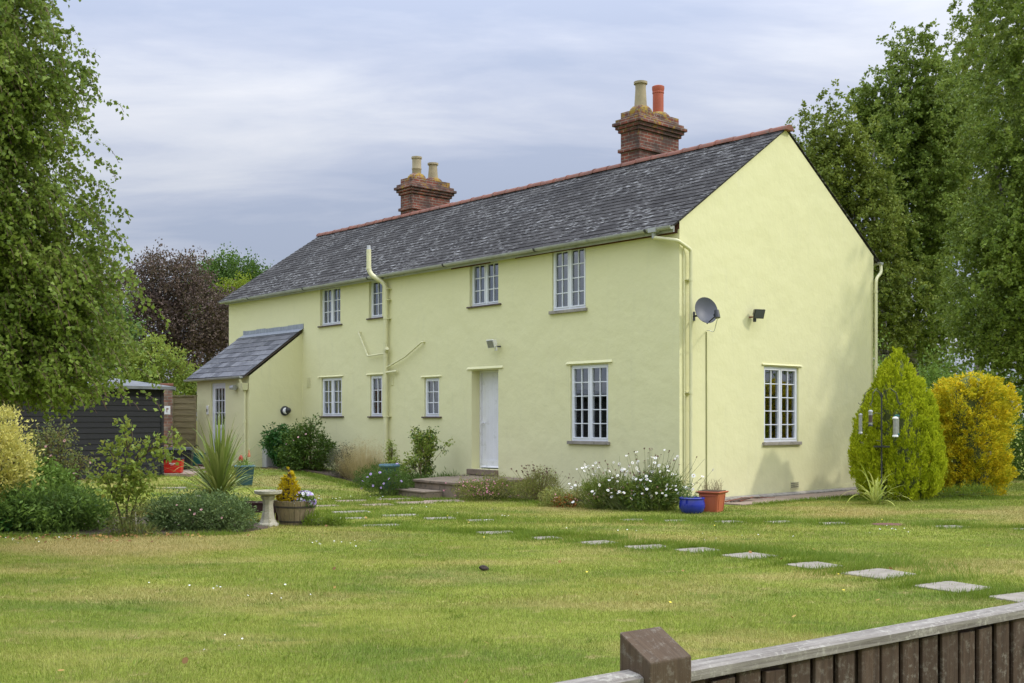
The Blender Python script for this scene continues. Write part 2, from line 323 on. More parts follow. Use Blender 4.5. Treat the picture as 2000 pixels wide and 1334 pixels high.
class MB:
    def __init__(s): s.v = []; s.f = []; s.m = []
    def box(s, x0, x1, y0, y1, z0, z1, M=IDM, mi=0):
        i = len(s.v)
        for z in (z0, z1):
            for (x, y) in ((x0, y0), (x1, y0), (x1, y1), (x0, y1)): s.v.append(M(x, y, z))
        for q in ((0, 3, 2, 1), (4, 5, 6, 7), (0, 1, 5, 4), (1, 2, 6, 5), (2, 3, 7, 6), (3, 0, 4, 7)):
            s.f.append([i + k for k in q]); s.m.append(mi)
        return s
    def poly(s, pts, mi=0):
        i = len(s.v); s.v += [tuple(p) for p in pts]; s.f.append(list(range(i, i + len(pts)))); s.m.append(mi); return s
    def hexa(s, bot, top, mi=0):
        n = len(bot); i = len(s.v); s.v += [tuple(p) for p in bot] + [tuple(p) for p in top]
        s.f.append([i + k for k in range(n)][::-1]); s.f.append([i + n + k for k in range(n)]); s.m += [mi, mi]
        for k in range(n):
            s.f.append([i + k, i + (k + 1) % n, i + n + (k + 1) % n, i + n + k]); s.m.append(mi)
        return s
    def tube(s, pts, r, n=10, mi=0, caps=True, half=False):
        pts = [Vector(p) for p in pts]; rs = r if isinstance(r, (list, tuple)) else [r] * len(pts)
        base = len(s.v); up = None
        for k, p in enumerate(pts):
            t = (pts[min(k + 1, len(pts) - 1)] - pts[max(k - 1, 0)]).normalized()
            if up is None: up = Vector((0, 0, 1)) if abs(t.z) < .9 else Vector((1, 0, 0))
            a = t.cross(up).normalized(); bb = a.cross(t).normalized(); up = bb
            for j in range(n):
                th = 2 * math.pi * j / n
                s.v.append(tuple(p + (a * math.cos(th) + bb * math.sin(th)) * rs[k]))
        for k in range(len(pts) - 1):
            for j in range(n):
                s.f.append([base + k * n + j, base + k * n + (j + 1) % n, base + (k + 1) * n + (j + 1) % n, base + (k + 1) * n + j]); s.m.append(mi)
        if caps:
            s.f.append([base + j for j in range(n)][::-1]); s.m.append(mi)
            s.f.append([base + (len(pts) - 1) * n + j for j in range(n)]); s.m.append(mi)
        return s
    def lathe(s, prof, c=(0, 0, 0), n=24, mi=0, sq=None):
        base = len(s.v)
        for (r, z) in prof:
            for j in range(n):
                th = 2 * math.pi * (j + .5) / n
                s.v.append((c[0] + r * math.cos(th), c[1] + r * math.sin(th), c[2] + z))
        for k in range(len(prof) - 1):
            for j in range(n):
                s.f.append([base + k * n + j, base + k * n + (j + 1) % n, base + (k + 1) * n + (j + 1) % n, base + (k + 1) * n + j]); s.m.append(mi)
        s.f.append([base + j for j in range(n)][::-1]); s.m.append(mi)
        s.f.append([base + (len(prof) - 1) * n + j for j in range(n)]); s.m.append(mi)
        return s
    def build(s, name, mats, parent=None, loc=None, rz=0, smooth=False, bevel=0, recalc=True):
        me = bpy.data.meshes.new(name); me.from_pydata(s.v, [], s.f); me.polygons.foreach_set('material_index', s.m)
        if recalc:
            bm = bmesh.new(); bm.from_mesh(me); bmesh.ops.recalc_face_normals(bm, faces=bm.faces); bm.to_mesh(me); bm.free()
        uv = me.uv_layers.new(name='UVMap').data
        for p in me.polygons:
            nx, ny, nz = map(abs, p.normal)
            for li in p.loop_indices:
                x, y, z = me.vertices[me.loops[li].vertex_index].co
                if nz > nx and nz > ny: uv[li].uv = (x, y)
                elif nx > ny: uv[li].uv = (y, z)
                else: uv[li].uv = (x, z)
        if smooth:
            me.polygons.foreach_set('use_smooth', [True] * len(me.polygons)); me.set_sharp_from_angle(angle=R(38))
        o = link(name, me, mats, parent, loc, rz)
        if bevel:
            md = o.modifiers.new('bevel', 'BEVEL'); md.width = bevel; md.segments = 2; md.limit_method = 'ANGLE'
        return o
def npmesh(name, V, k, mats, parent=None, loc=None, mi=None):
    """V: (N,k,3) -> N separate k-gons"""
    N = len(V); me = bpy.data.meshes.new(name)
    me.vertices.add(N * k); me.vertices.foreach_set('co', np.ascontiguousarray(V, dtype=np.float32).ravel())
    me.loops.add(N * k); me.loops.foreach_set('vertex_index', np.arange(N * k, dtype=np.int32))
    me.polygons.add(N); me.polygons.foreach_set('loop_start', np.arange(0, N * k, k, dtype=np.int32))
    if mi is not None: me.polygons.foreach_set('material_index', mi.astype(np.int32))
    me.update(calc_edges=True)
    return link(name, me, mats, parent, loc)
def nrm(a): return a / np.maximum(np.linalg.norm(a, axis=-1, keepdims=True), 1e-6)
def leafquads(P, T, L, W, rg, fold=.25):
    """P base points, T tip directions, returns folded diamond leaves"""
    N = len(P); T = nrm(T); S = nrm(np.cross(T, nrm(rg.normal(size=(N, 3))))); U = np.cross(S, T)
    L = np.asarray(L).reshape(-1, 1) if np.ndim(L) else L; W = np.asarray(W).reshape(-1, 1) if np.ndim(W) else W
    V = np.empty((N, 4, 3))
    V[:, 0] = P; V[:, 2] = P + T * L
    mid = P + T * L * .45
    V[:, 1] = mid + S * W * .5 + U * W * fold; V[:, 3] = mid - S * W * .5 + U * W * fold
    return V
def sample_blobs(blobs, n, rg, inner=.55):
    """points in the outer shell of a union of ellipsoids, plus their outward directions"""
    B = np.array([b[:6] for b in blobs], float)
    wgt = (B[:, 3] * B[:, 4] * B[:, 5]) ** (2 / 3); idx = rg.choice(len(B), n, p=wgt / wgt.sum())
    d = nrm(rg.normal(size=(n, 3))); r = inner + (1 - inner) * rg.random((n, 1)) ** .7
    return B[idx, :3] + d * r * B[idx, 3:6], nrm(d / B[idx, 3:6])
def crown(name, blobs, nclump, per, spread, L, W, mat, parent, seed, droop=.3, inner=.5, out=.7, vert=1.0, loc=None, sprig=.14):
    rg = np.random.default_rng(seed)
    C, D = sample_blobs(blobs, nclump, rg, inner)
    k_ = rg.random(nclump) < sprig; C[k_] += D[k_] * rg.uniform(.4, 1., (k_.sum(), 1)) * np.mean([b[5] for b in blobs]) * .34
    sz = rg.uniform(.6, 1.4, nclump)
    C2 = np.repeat(C, per, 0); D2 = np.repeat(D, per, 0); s2 = np.repeat(sz, per)[:, None]
    off = rg.normal(size=C2.shape) * spread * s2; off[:, 2] *= vert
    P = C2 + off
    T = D2 * out + rg.normal(size=P.shape) * .55 + np.array([0, 0, -droop])
    N = len(P)
    V = leafquads(P, T, rg.uniform(.7, 1.3, N) * L, rg.uniform(.7, 1.3, N) * W, rg)
    return npmesh(name, V, 4, mat, parent, loc)
def limbs(name, base, top, r0, targets, mat, parent, seed, lean=(0, 0), start=.3, n=7, sub=2):
    """tapered trunk from base to top, a limb to every target"""
    rd = random.Random(seed); b = MB(); base = Vector(base); top = Vector(top)
    pts = []; K = 9
    for k in range(K):
        t = k / (K - 1); p = base.lerp(top, t)
        p += Vector((math.sin(t * 4 + seed) * .02, math.cos(t * 5 + seed) * .02, 0)) * (top - base).length * (1 if 0 < k else 0)
        pts.append(p)
    rs = [r0 * (1.25 if k == 0 else 1) * (1 - .88 * (k / (K - 1))) for k in range(K)]
    b.tube(pts, rs, n)
    for tg in targets:
        tg = Vector(tg); h = min(max((tg.z - base.z) / max(.1, (top.z - base.z)) - .12 - rd.random() * .12, start), .93)
        k = h * (K - 1); i = int(k); p = pts[i].lerp(pts[min(i + 1, K - 1)], k - i); r = r0 * (1 - .88 * h) * .55
        mid = p.lerp(tg, .5) + Vector((rd.uniform(-.1, .1), rd.uniform(-.1, .1), .12)) * (tg - p).length
        b.tube([p, p.lerp(mid, .5) , mid, mid.lerp(tg, .55), tg], [r, r * .8, r * .6, r * .4, r * .15], 6)
        for _ in range(sub):
            e = tg + Vector((rd.gauss(0, 1), rd.gauss(0, 1), rd.gauss(0, .8))) * (tg - p).length * .28
            s0 = mid.lerp(tg, rd.uniform(0, .6)); b.tube([s0, s0.lerp(e, .5) + Vector((0, 0, .03)), e], [r * .35, r * .25, r * .08], 5)
    return b.build(name, mat, parent, smooth=True)
def ribbons(name, spec, mat, parent, seed, loc=None, segs=7, fold=.0):
    """spec: list of (base, dir, length, width, arch) sword leaves, each one strip"""
    v = []; f = []
    for (p, d, L, W, arch) in spec:
        p = Vector(p); d = Vector(d).normalized(); side = d.cross(Vector((0, 0, 1)))
        side = side.normalized() if side.length > .01 else Vector((1, 0, 0))
        q = p.copy(); i0 = len(v); dd = d.copy()
        for k in range(segs + 1):
            t = k / segs; ww = W * (.55 + .9 * t if t < .35 else .87 * (1 - ((t - .35) / .65) ** 1.6) + .02) * .5
            v.append(tuple(q - side * ww)); v.append(tuple(q + side * ww))
            dd = (dd + Vector((0, 0, -arch * (.3 + t) / segs))).normalized(); q = q + dd * L / segs
        for k in range(segs):
            a = i0 + 2 * k; f.append((a, a + 1, a + 3, a + 2))
    me = bpy.data.meshes.new(name); me.from_pydata(v, [], f); return link(name, me, mat, parent, loc)
def sticks(name, segs, r, mat, parent, n=4):
    b = MB()
    for s in segs: b.tube(s, [r * (1 - .6 * k / (len(s) - 1)) for k in range(len(s))], n, caps=False)
    return b.build(name, mat, parent, recalc=False)
def flower_mesh(name, r, n, mats, eye=.3, cup=.15):
    """petals as n small quads round an eye disc, facing +z"""
    b = MB()
    for k in range(n):
        a = 2 * math.pi * k / n; w_ = math.pi / n * .95
        P = lambda rr, aa, z: (rr * math.cos(aa), rr * math.sin(aa), z)
        b.poly([P(r * .15, a, 0), P(r * .75, a - w_, cup * r), P(r, a, cup * r * .6), P(r * .75, a + w_, cup * r)], 0)
    b.lathe([(r * eye, 0), (r * eye * .9, r * .14), (r * eye * .4, r * .2)], n=8, mi=1)
    me = bpy.data.meshes.new(name); me.from_pydata(b.v, [], b.f); me.polygons.foreach_set('material_index', b.m)
    for m in mats: me.materials.append(MAT[m])
    return me
FM = {}
FM['daisy'] = flower_mesh('daisy_head', .032, 14, ['petal_white', 'flower_eye'], .3, .05)
FM['pink'] = flower_mesh('pink_flower', .016, 5, ['petal_pink', 'flower_eye'], .2, .3)
FM['rose'] = flower_mesh('rose_flower', .032, 9, ['petal_rose', 'petal_rose'], .5, .5)
FM['lilac'] = flower_mesh('lilac_flower', .030, 10, ['petal_lilac', 'flower_eye'], .25, .1)
FM['violet'] = flower_mesh('violet_flower', .026, 6, ['petal_lilac', 'petal_violet'], .25, .2)
FM['paleviolet'] = flower_mesh('pale_flower', .026, 6, ['petal_white', 'petal_violet'], .25, .2)
FM['seedhead'] = flower_mesh('seed_head', .017, 7, ['seed_head', 'seed_head'], .8, .5)
FM['yellow'] = flower_mesh('yellow_flower', .022, 9, ['petal_yellow', 'petal_yellow'], .4, .2)
def flowers(parent, pts, kind, name='flower', face=(-.1, -.8, .6), jit=.5, s=(.8, 1.25), seed=1):
    if len(pts) > 95: pts = pts[:95]
    rd = random.Random(seed)
    for p in pts:
        o = bpy.data.objects.new(name, FM[kind]); COL.objects.link(o); o.parent = parent; o.location = p
        d = Vector((face[0] + rd.gauss(0, jit), face[1] + rd.gauss(0, jit), face[2] + rd.gauss(0, jit)))
        o.rotation_euler = d.to_track_quat('Z', 'Y').to_euler(); k = rd.uniform(*s); o.scale = (k, k, k)

# ------------------------------------------------------------------ places
CX, CY = 2.955, 19.76; UX, UY = -.6615, .75; VX, VY = .75, .6615
HROT = math.atan2(-.75, .6615)
def H(u, o=0, z=0): return Vector((CX + UX * u - VX * o, CY + UY * u - VY * o, z))         # out from the front wall
def HG(v, o=0, z=0): return Vector((CX + VX * v - UX * o, CY + VY * v - UY * o, z))        # out from the gable
def sst(a, b, x):
    t = np.clip((x - a) / (b - a), 0, 1); return t * t * (3 - 2 * t)
def GZ(x, y):
    up = UX * (x - CX) + UY * (y - CY)
    z = .27 * sst(5.5, 12., up)
    return z + .012 * np.sin(x * 1.3 + .7) * np.sin(y * .9) * sst(3, 6, y) * (1 - sst(17, 21, y))
def G(x, y): return Vector((x, y, float(GZ(x, y))))

# ------------------------------------------------------------------ ground
def axis(a, b, fine0, fine1, step, coarse):
    xs = list(np.arange(fine0, fine1 + 1e-6, step)); g = step
    x = fine0
    while x > a: g *= 1.35; x -= g; xs.insert(0, x)
    g = step; x = fine1
    while x < b: g *= 1.35; x += g; xs.append(x)
    return np.array(xs)
xs = axis(-600, 600, -16, 16, .25, 0); ys = axis(-200, 900, -2, 36, .25, 0)
X, Y = np.meshgrid(xs, ys); Z = GZ(X, Y)
V = np.stack([X, Y, Z], -1).reshape(-1, 3); nx, ny = len(xs), len(ys)
I = (np.arange(ny - 1)[:, None] * nx + np.arange(nx - 1)[None]).ravel()
me = bpy.data.meshes.new('lawn'); me.from_pydata(V.tolist(), [], np.stack([I, I + 1, I + nx + 1, I + nx], -1).tolist())
me.polygons.foreach_set('use_smooth', [True] * len(me.polygons))
tag(link('lawn', me, 'lawn_ground'), kind='structure')

# ------------------------------------------------------------------ the house
LH, WH, EZ, RZ = 16.85, 6.38, 4.97, 7.17
house = empty('house', (CX, CY, 0), HROT)
tag(house, 'long pale yellow rendered cottage with dark slate roof and two brick chimneys', 'house')
# openings: (u0, u1, z0, z1)
OPEN_F = dict(W1=(2.33, 3.27, 3.61, 4.86), W2=(4.90, 5.85, 3.89, 4.86), W3=(9.13, 9.69, 3.90, 4.86), W4=(10.95, 11.90, 3.85, 4.86),
              W5=(1.73, 2.75, 1.05, 2.55), W6=(6.92, 7.47, 1.53, 2.43), W7=(9.13, 9.64, 1.54, 2.55), W8=(10.88, 11.83, 1.55, 2.55), D=(4.90, 5.78, .44, 2.55))
OPEN_G = dict(W9=(2.48, 3.62, 1.03, 2.52))
REC = .16
def wall(mb, M, a0, a1, z0, z1, opens, depth):
    A = sorted({a0, a1, *[v for o in opens for v in o[:2]]}); ZZ = sorted({z0, z1, *[v for o in opens for v in o[2:]]})
    for i in range(len(A) - 1):
        for j in range(len(ZZ) - 1):
            ca, cz = (A[i] + A[i + 1]) / 2, (ZZ[j] + ZZ[j + 1]) / 2
            if any(o[0] < ca < o[1] and o[2] < cz < o[3] for o in opens): continue
            mb.poly([M(A[i], 0, ZZ[j]), M(A[i + 1], 0, ZZ[j]), M(A[i + 1], 0, ZZ[j + 1]), M(A[i], 0, ZZ[j + 1])])
            mb.poly([M(A[i], -.3, ZZ[j]), M(A[i + 1], -.3, ZZ[j]), M(A[i + 1], -.3, ZZ[j + 1]), M(A[i], -.3, ZZ[j + 1])], 1)
    for (p, q, r, s) in opens:
        for e in ([(p, r), (p, s)], [(q, r), (q, s)], [(p, r), (q, r)], [(p, s), (q, s)]):
            (x0, y0), (x1, y1) = e
            mb.poly([M(x0, 0, y0), M(x1, 0, y1), M(x1, -.3, y1), M(x0, -.3, y0)])
mb = MB()
TOPZ = 4.86
wall(mb, MF, 0, LH, -.1, TOPZ, list(OPEN_F.values()), .3)
# gable wall: rectangle up to the eaves, then the triangle
wall(mb, MG, 0, WH, -.1, TOPZ, list(OPEN_G.values()), .3)
EW = 4.99
mb.poly([MG(0, 0, TOPZ), MG(WH, 0, TOPZ), MG(WH, 0, EW), MG(WH / 2, 0, RZ - .02), MG(0, 0, EW)])
mb.box(-LH + .001, -.001, WH - .3, WH - .001, -.1, TOPZ)           # back wall
mb.poly([(-LH, 0, -.1), (-LH, WH, -.1), (-LH, WH, EW), (-LH, WH / 2, RZ - .03), (-LH, 0, EW)])
mb.build('wall', ['painted_render', 'interior'], house, recalc=False)
ib = MB(); ib.box(-LH + .4, -.35, .35, WH - .35, 2.62, 2.72); ib.box(-4.2, -4.1, .35, WH - .35, 0, 4.8); ib.box(-8.6, -8.5, .35, WH - .35, 0, 4.8)
ib.box(-LH + .4, -.35, .35, WH - .35, .02, .1); ib.box(-LH + .4, -.35, 3.4, 3.5, 0, 4.8)
ib.build('interior_floor', 'interior', house)
# rust-brown wall plate board under the eaves
mb = MB()
mb.box(-LH, -.02, -.012, .05, TOPZ + .002, 4.96)
rd = random.Random(17); a = .04
while a < LH - .5:
    b2 = a + rd.uniform(.6, 1.7); hh = rd.choice([.02, .045, .06, .0, .035]) if not (a < 2 or 4.5 < a < 5.8) else .07
    if hh: mb.box(-min(b2, LH), -a, -.012, -.002, TOPZ - hh, TOPZ + .002)
    a = b2
mb.build('wall_plate', 'rust_board', house)
# roof: every slate a thin tilted piece
def slates(name, mat, parent, a0, a1, y0, z0, y1, z1, sw, expo, seed, M):
    rd = random.Random(seed); mb = MB(); L = math.hypot(y1 - y0, z1 - z0); n = int(round(L / expo)); ex = L / n
    dy, dz = (y1 - y0) / L, (z1 - z0) / L; nyv, nzv = (-dz, dy) if dy > 0 else (dz, -dy)
    for r in range(n):
        x = a0 - (sw / 2 if r % 2 else 0)
        while x < a1:
            xa, xb = max(x + .003, a0), min(x + sw - .003, a1)
            if xb - xa > .02:
                s0 = r * ex + rd.uniform(-.006, .006); s1 = min((r + 1) * ex + .05, L); t = .014 + rd.uniform(0, .005); tb = .0
                sk = rd.uniform(-.003, .003)
                def P(a, s, h): return M(a, y0 + dy * s + nyv * h, z0 + dz * s + nzv * h)
                mb.hexa([P(xa, s0, t - .010), P(xb, s0 + sk, t - .010), P(xb, s1, tb), P(xa, s1, tb)],
                        [P(xa, s0, t + .002), P(xb, s0 + sk, t + .002 + rd.uniform(0, .003)), P(xb, s1, tb + .006), P(xa, s1, tb + .006)])
            x += sw
    return mb.build(name, mat, parent)
RI = lambda a, y, z: (-a, y, z)
slates('roof', 'roof_slate', house, -.035, LH + .22, -.22, 4.885, WH / 2, RZ + .01, .26, .175, 3, RI)
rb = MB()                                                               # roof deck and back slope
rb.hexa([(-.012, -.2, 4.85), (-LH - .2, -.2, 4.85), (-LH - .2, WH / 2, RZ - .045), (-.012, WH / 2, RZ - .045)],
        [(-.012, -.2, 4.875), (-LH - .2, -.2, 4.875), (-LH - .2, WH / 2, RZ - .01), (-.012, WH / 2, RZ - .01)])
rb.hexa([(-.012, WH + .2, 4.85), (-LH - .2, WH + .2, 4.85), (-LH - .2, WH / 2, RZ - .045), (-.012, WH / 2, RZ - .045)],
        [(-.012, WH + .2, 4.90), (-LH - .2, WH + .2, 4.90), (-LH - .2, WH / 2, RZ + .01), (-.012, WH / 2, RZ + .01)])
rb.build('roof_deck', 'roof_slate', house)
slates('roof', 'roof_slate', house, -.025, LH + .22, WH + .22, 4.895, WH / 2, RZ + .012, .26, .175, 5, RI)
# ridge tiles
mb = MB(); x = -.10; rd = random.Random(4)
while x < LH + .15:
    r = .135 + rd.uniform(-.006, .006); dz = rd.uniform(-.006, .006); n = 8; x2 = x + .44
    for (xa, xb, rr) in ((x, x2 - .02, r), (x2 - .035, x2 + .004, r + .012)):
        ring = lambda xx: [(-xx, WH / 2 + rr * math.cos(math.pi * k / n) , RZ - .035 + dz + rr * .82 * math.sin(math.pi * k / n)) for k in range(n + 1)]
        mb.hexa(ring(xa), ring(xb))
    x = x2
mb.build('ridge_tiles', 'ridge_terracotta', house, smooth=True)
# chimneys
def chimney(u0, u1, v0, v1, zb, dz, pots):
    mb = MB()
    def ring(e, za, zb_): mb.box(-u1 - e, -u0 + e, v0 - e, v1 + e, za + dz, zb_ + dz)
    ring(0, zb - dz, 7.86)
    ring(.05, 7.42, 7.50); ring(.045, 7.865, 7.94); ring(.09, 7.942, 8.015); ring(.14, 8.017, 8.09); ring(.085, 8.092, 8.165); ring(.0, 8.167, 8.33)
    # cement flaunching, one mound round each pot
    for (pv, pz, mh) in ((v0 + .36, 0, .16), (v1 - .40, 0, .12)):
        mb.lathe([(.275, 8.332 + dz), (.25, 8.332 + dz + mh * .45), (.19, 8.332 + dz + mh * .85), (.13, 8.332 + dz + mh), (.05, 8.332 + dz + mh)], c=(-(u0 + u1) / 2, pv, 0), n=14)
    ch = mb.build('chimney', 'chimney_brick', house, bevel=.008)
    for i, (pv, h, m, kind) in enumerate(pots):
        z0 = 8.36 + dz; pb = MB(); c = (-(u0 + u1) / 2, pv, z0)
        if kind == 'flare': prof = [(.15, 0), (.145, .1), (.12, h * .75), (.122, h - .06), (.155, h - .05), (.155, h), (.125, h + .004), (.11, h - .1)]
        elif kind == 'band': prof = [(.125, 0), (.13, h * .4), (.14, h * .42), (.14, h * .46), (.128, h * .5), (.128, h - .08), (.15, h - .06), (.15, h - .01), (.12, h), (.10, h - .08)]
        else: prof = [(.122, 0), (.125, h * .3), (.125, h - .17), (.135, h - .165), (.135, h - .14), (.127, h - .13), (.142, h - .07), (.142, h - .01), (.12, h + .004), (.10, h - .1)]
        pb.lathe(prof, c=c, n=24); pb.build('chimney_pot', m, ch, smooth=True)
chimney(3.956, 4.515, 3.32, 4.68, 6.6, .10, [(3.68, .68, 'pot_buff', 'flare'), (4.28, .70, 'pot_red', 'roll')])
chimney(12.47, 13.03, 3.34, 4.68, 6.6, -.03, [(3.70, .62, 'pot_buff', 'band'), (4.28, .52, 'pot_buff', 'flare')])
# gutters
def gutter(name, a0, a1, o, z, M, parent, drop=0, clips=True):
    mb = MB(); n = 8; r = .058
    out = lambda a, rr, zz_: [M(a, o + rr * math.cos(math.pi * k / n + math.pi), zz_ + rr * math.sin(math.pi * k / n + math.pi)) for k in range(n + 1)]
    for k in range(1):
        A0, A1 = out(a0, r, z), out(a1, r, z + drop); B0, B1 = out(a0, r - .006, z), out(a1, r - .006, z + drop)
        mb.hexa(A0 + B0[::-1], A1 + B1[::-1])
    cl = []; a = a0 + .55
    mb.hexa(out(a0 - .012, r + .004, z), out(a0, r + .004, z)); mb.hexa(out(a1, r + .004, z + drop), out(a1 + .012, r + .004, z + drop))
    if clips:
        i = 0
        while a < a1 - .2:
            t = (a - a0) / (a1 - a0); zc = z + drop * t; wd = .03 if i % 3 else .05
            A0, A1 = out(a, r + .007, zc), out(a + wd, r + .007, zc); B0, B1 = out(a, r + .001, zc), out(a + wd, r + .001, zc)
            q_ = MB() if i % 3 == 0 else mb; q_.hexa(A0 + B0[::-1], A1 + B1[::-1]); a += .98; i += 1
            if q_ is not mb: cl.append(q_)
    g = mb.build(name, 'gutter_grey', parent, smooth=True)
    for q_ in cl: q_.build('gutter_clip', 'gutter_clip', g)
    return g
gutter('gutter', .02, LH + .12, .20, 4.90, MF, house, -.015)
gb = MB(); gb.box(-LH, -.03, -.125, -.10, 4.80, 4.92); gb.build('fascia_board', 'gutter_grey', house)
MB_ = lambda a, o, z: (-a, WH + o, z)
gutter('gutter', -.05, LH + .1, .24, 4.88, MB_, house, 0, False)

# windows
def window(M, op, cols, rows, sill, curtain, name='window', rec=.038, double=True, blind=None):
    a0, a1, z0, z1 = op; z0 += .035
    F0, F1 = -rec, -rec - .06
    mb = MB(); t = .042
    # outer frame, butted
    mb.box(a0 + .004, a0 + t, F1, F0, z0, z1 - .004, M); mb.box(a1 - t, a1 - .004, F1, F0, z0, z1 - .004, M)
    mb.box(a0 + t, a1 - t, F1, F0, z0, z0 + t, M); mb.box(a0 + t, a1 - t, F1, F0, z1 - t, z1 - .004, M)
    leaves = []
    if double:
        m_ = (a0 + a1) / 2; mb.box(m_ - .022, m_ + .022, F1, F0, z0 + t, z1 - t, M)
        leaves = [(a0 + t, m_ - .022), (m_ + .022, a1 - t)]
    else: leaves = [(a0 + t, a1 - t)]
    gl = MB(); pz0, pz1 = z0 + t, z1 - t
    for i, (p, q) in enumerate(leaves):
        s = .028
        mb.box(p + .003, p + s, F1 + .01, F0 + .010, pz0 + .003, pz1 - .003, M); mb.box(q - s, q - .003, F1 + .01, F0 + .010, pz0 + .003, pz1 - .003, M)
        mb.box(p + s, q - s, F1 + .01, F0 + .010, pz0 + .003, pz0 + s, M); mb.box(p + s, q - s, F1 + .01, F0 + .010, pz1 - s, pz1 - .003, M)
        ga, gb_, gc, gd = p + s, q - s, pz0 + s, pz1 - s
        gl.box(ga, gb_, -rec - .034, -rec - .030, gc, gd, M)
        for k in range(1, cols):
            x = ga + (gb_ - ga) * k / cols; mb.box(x - .0085, x + .0085, -rec - .029, -rec - .008, gc, gd, M)
        for k in range(1, rows):
            z = gc + (gd - gc) * k / rows; mb.box(ga, gb_, -rec - .029, -rec - .0095, z - .0085, z + .0085, M)
    wdw = mb.build(name, 'upvc_white', house)
    gl.build('pane', 'window_glass', wdw)
    sb = MB()
    if sill == 'tile': sb.box(a0 - .10, a1 + .06, -rec, .045, z0 - .035, z0 - .003, M); mt = 'sill_brown'
    else: sb.box(a0 - .05, a1 + .05, -rec, .05, z0 - .065, z0 - .003, M); mt = 'concrete'
    sb.build('sill', mt, wdw, bevel=.006)
    if curtain:
        cb = MB(); rd = random.Random(int(a0 * 100))
        for (f0, f1) in curtain:
            c0, c1 = a0 + (a1 - a0) * f0, a0 + (a1 - a0) * f1; n = max(4, int((c1 - c0) / .03)); pr = []
            for k in range(n + 1):
                pr.append((c0 + (c1 - c0) * k / n, -.36 + (.018 if k % 2 else -.018) + rd.uniform(-.006, .006)))
            for k in range(n):
                cb.poly([M(pr[k][0], pr[k][1], z0), M(pr[k + 1][0], pr[k + 1][1], z0), M(pr[k + 1][0], pr[k + 1][1], z1), M(pr[k][0], pr[k][1], z1)])
        cb.build('curtain', 'curtain_cream', wdw, recalc=False)
    return wdw
O = OPEN_F
window(MF, O['W1'], 2, 4, 'stone', [(0.0, .30), (.62, 1)])
window(MF, O['W2'], 2, 3, 'tile', [(.8, 1)], rec=.07)
window(MF, O['W3'], 2, 3, 'tile', [(.0, 1)], double=False, rec=.07)
window(MF, O['W4'], 2, 3, 'tile', [(.6, 1)], rec=.07)
window(MF, O['W5'], 2, 5, 'stone', [(.55, 1)])
window(MF, O['W6'], 2, 3, 'tile', [(0, 1)], double=False)
window(MF, O['W7'], 2, 3, 'tile', [(.7, 1)], double=False)
window(MF, O['W8'], 2, 3, 'tile', [(.0, .3), (.75, 1)])
window(MG, OPEN_G['W9'], 2, 5, 'stone', [(.5, 1)])
# projecting lintel drips
def drip(M, a0, a1, z, tri=0, d=.032):
    mb = MB()
    zt = z + (.03 if tri else .01)
    mb.hexa([M(a0, .001, z), M(a1, .001, z), M(a1, d, z), M(a0, d, z)], [M(a0 + .02, .001, zt + .02), M(a1 - .02, .001, zt + .02), M(a1 - .01, d * .55, z + .025), M(a0 + .01, d * .55, z + .025)])
    mb.build('lintel', 'painted_render', house)
drip(MF, 1.62, 2.86, 2.575, 1); drip(MF, 4.74, 5.93, 2.575, 1); drip(MF, 6.83, 7.58, 2.455); drip(MF, 9.05, 9.78, 2.575); drip(MF, 10.80, 11.98, 2.575); drip(MG, 2.40, 3.72, 2.545)
# door
db = MB(); a0, a1, z0, z1 = O['D']; rc = -.22
db.box(a0 + .003, a0 + .05, rc - .08, rc, z0, z1 - .004, MF); db.box(a1 - .05, a1 - .003, rc - .08, rc, z0, z1 - .004, MF); db.box(a0 + .05, a1 - .05, rc - .08, rc, z1 - .05, z1 - .004, MF)
door = db.build('door_frame', 'door_white', house)
db = MB(); n = 6
for k in range(n):
    p = a0 + .053 + (a1 - a0 - .106) * k / n; q = a0 + .053 + (a1 - a0 - .106) * (k + 1) / n
    db.box(p + .0012, q - .0012, rc - .07, rc - .03, z0 + .02, z1 - .053, MF)
db.box(a0 + .056, a1 - .056, rc - .029, rc - .012, z0 + .02, z0 + .19, MF)
db.hexa([MF(a0 + .056, rc - .03, z0 + .03), MF(a1 - .056, rc - .03, z0 + .03), MF(a1 - .056, rc + .02, z0 + .03), MF(a0 + .056, rc + .02, z0 + .03)],
        [MF(a0 + .056, rc - .03, z0 + .08), MF(a1 - .056, rc - .03, z0 + .08), MF(a1 - .056, rc - .01, z0 + .06), MF(a0 + .056, rc - .01, z0 + .06)])
dl = db.build('door', 'door_white', house)
kb = MB(); kb.tube([MF(a1 - .13, rc - .03, 1.42), MF(a1 - .13, rc + .015, 1.42), MF(a1 - .13, rc + .02, 1.42), MF(a1 - .13, rc + .05, 1.42)], [.012, .012, .028, .024], 10); kb.build('door_knob', 'door_white', dl, smooth=True)
sb = MB(); sb.box(a0 - .0, a1 + .06, -.2, .10, .315, .437, MF); sb.build('doorstep', 'step_stone', house, bevel=.012)

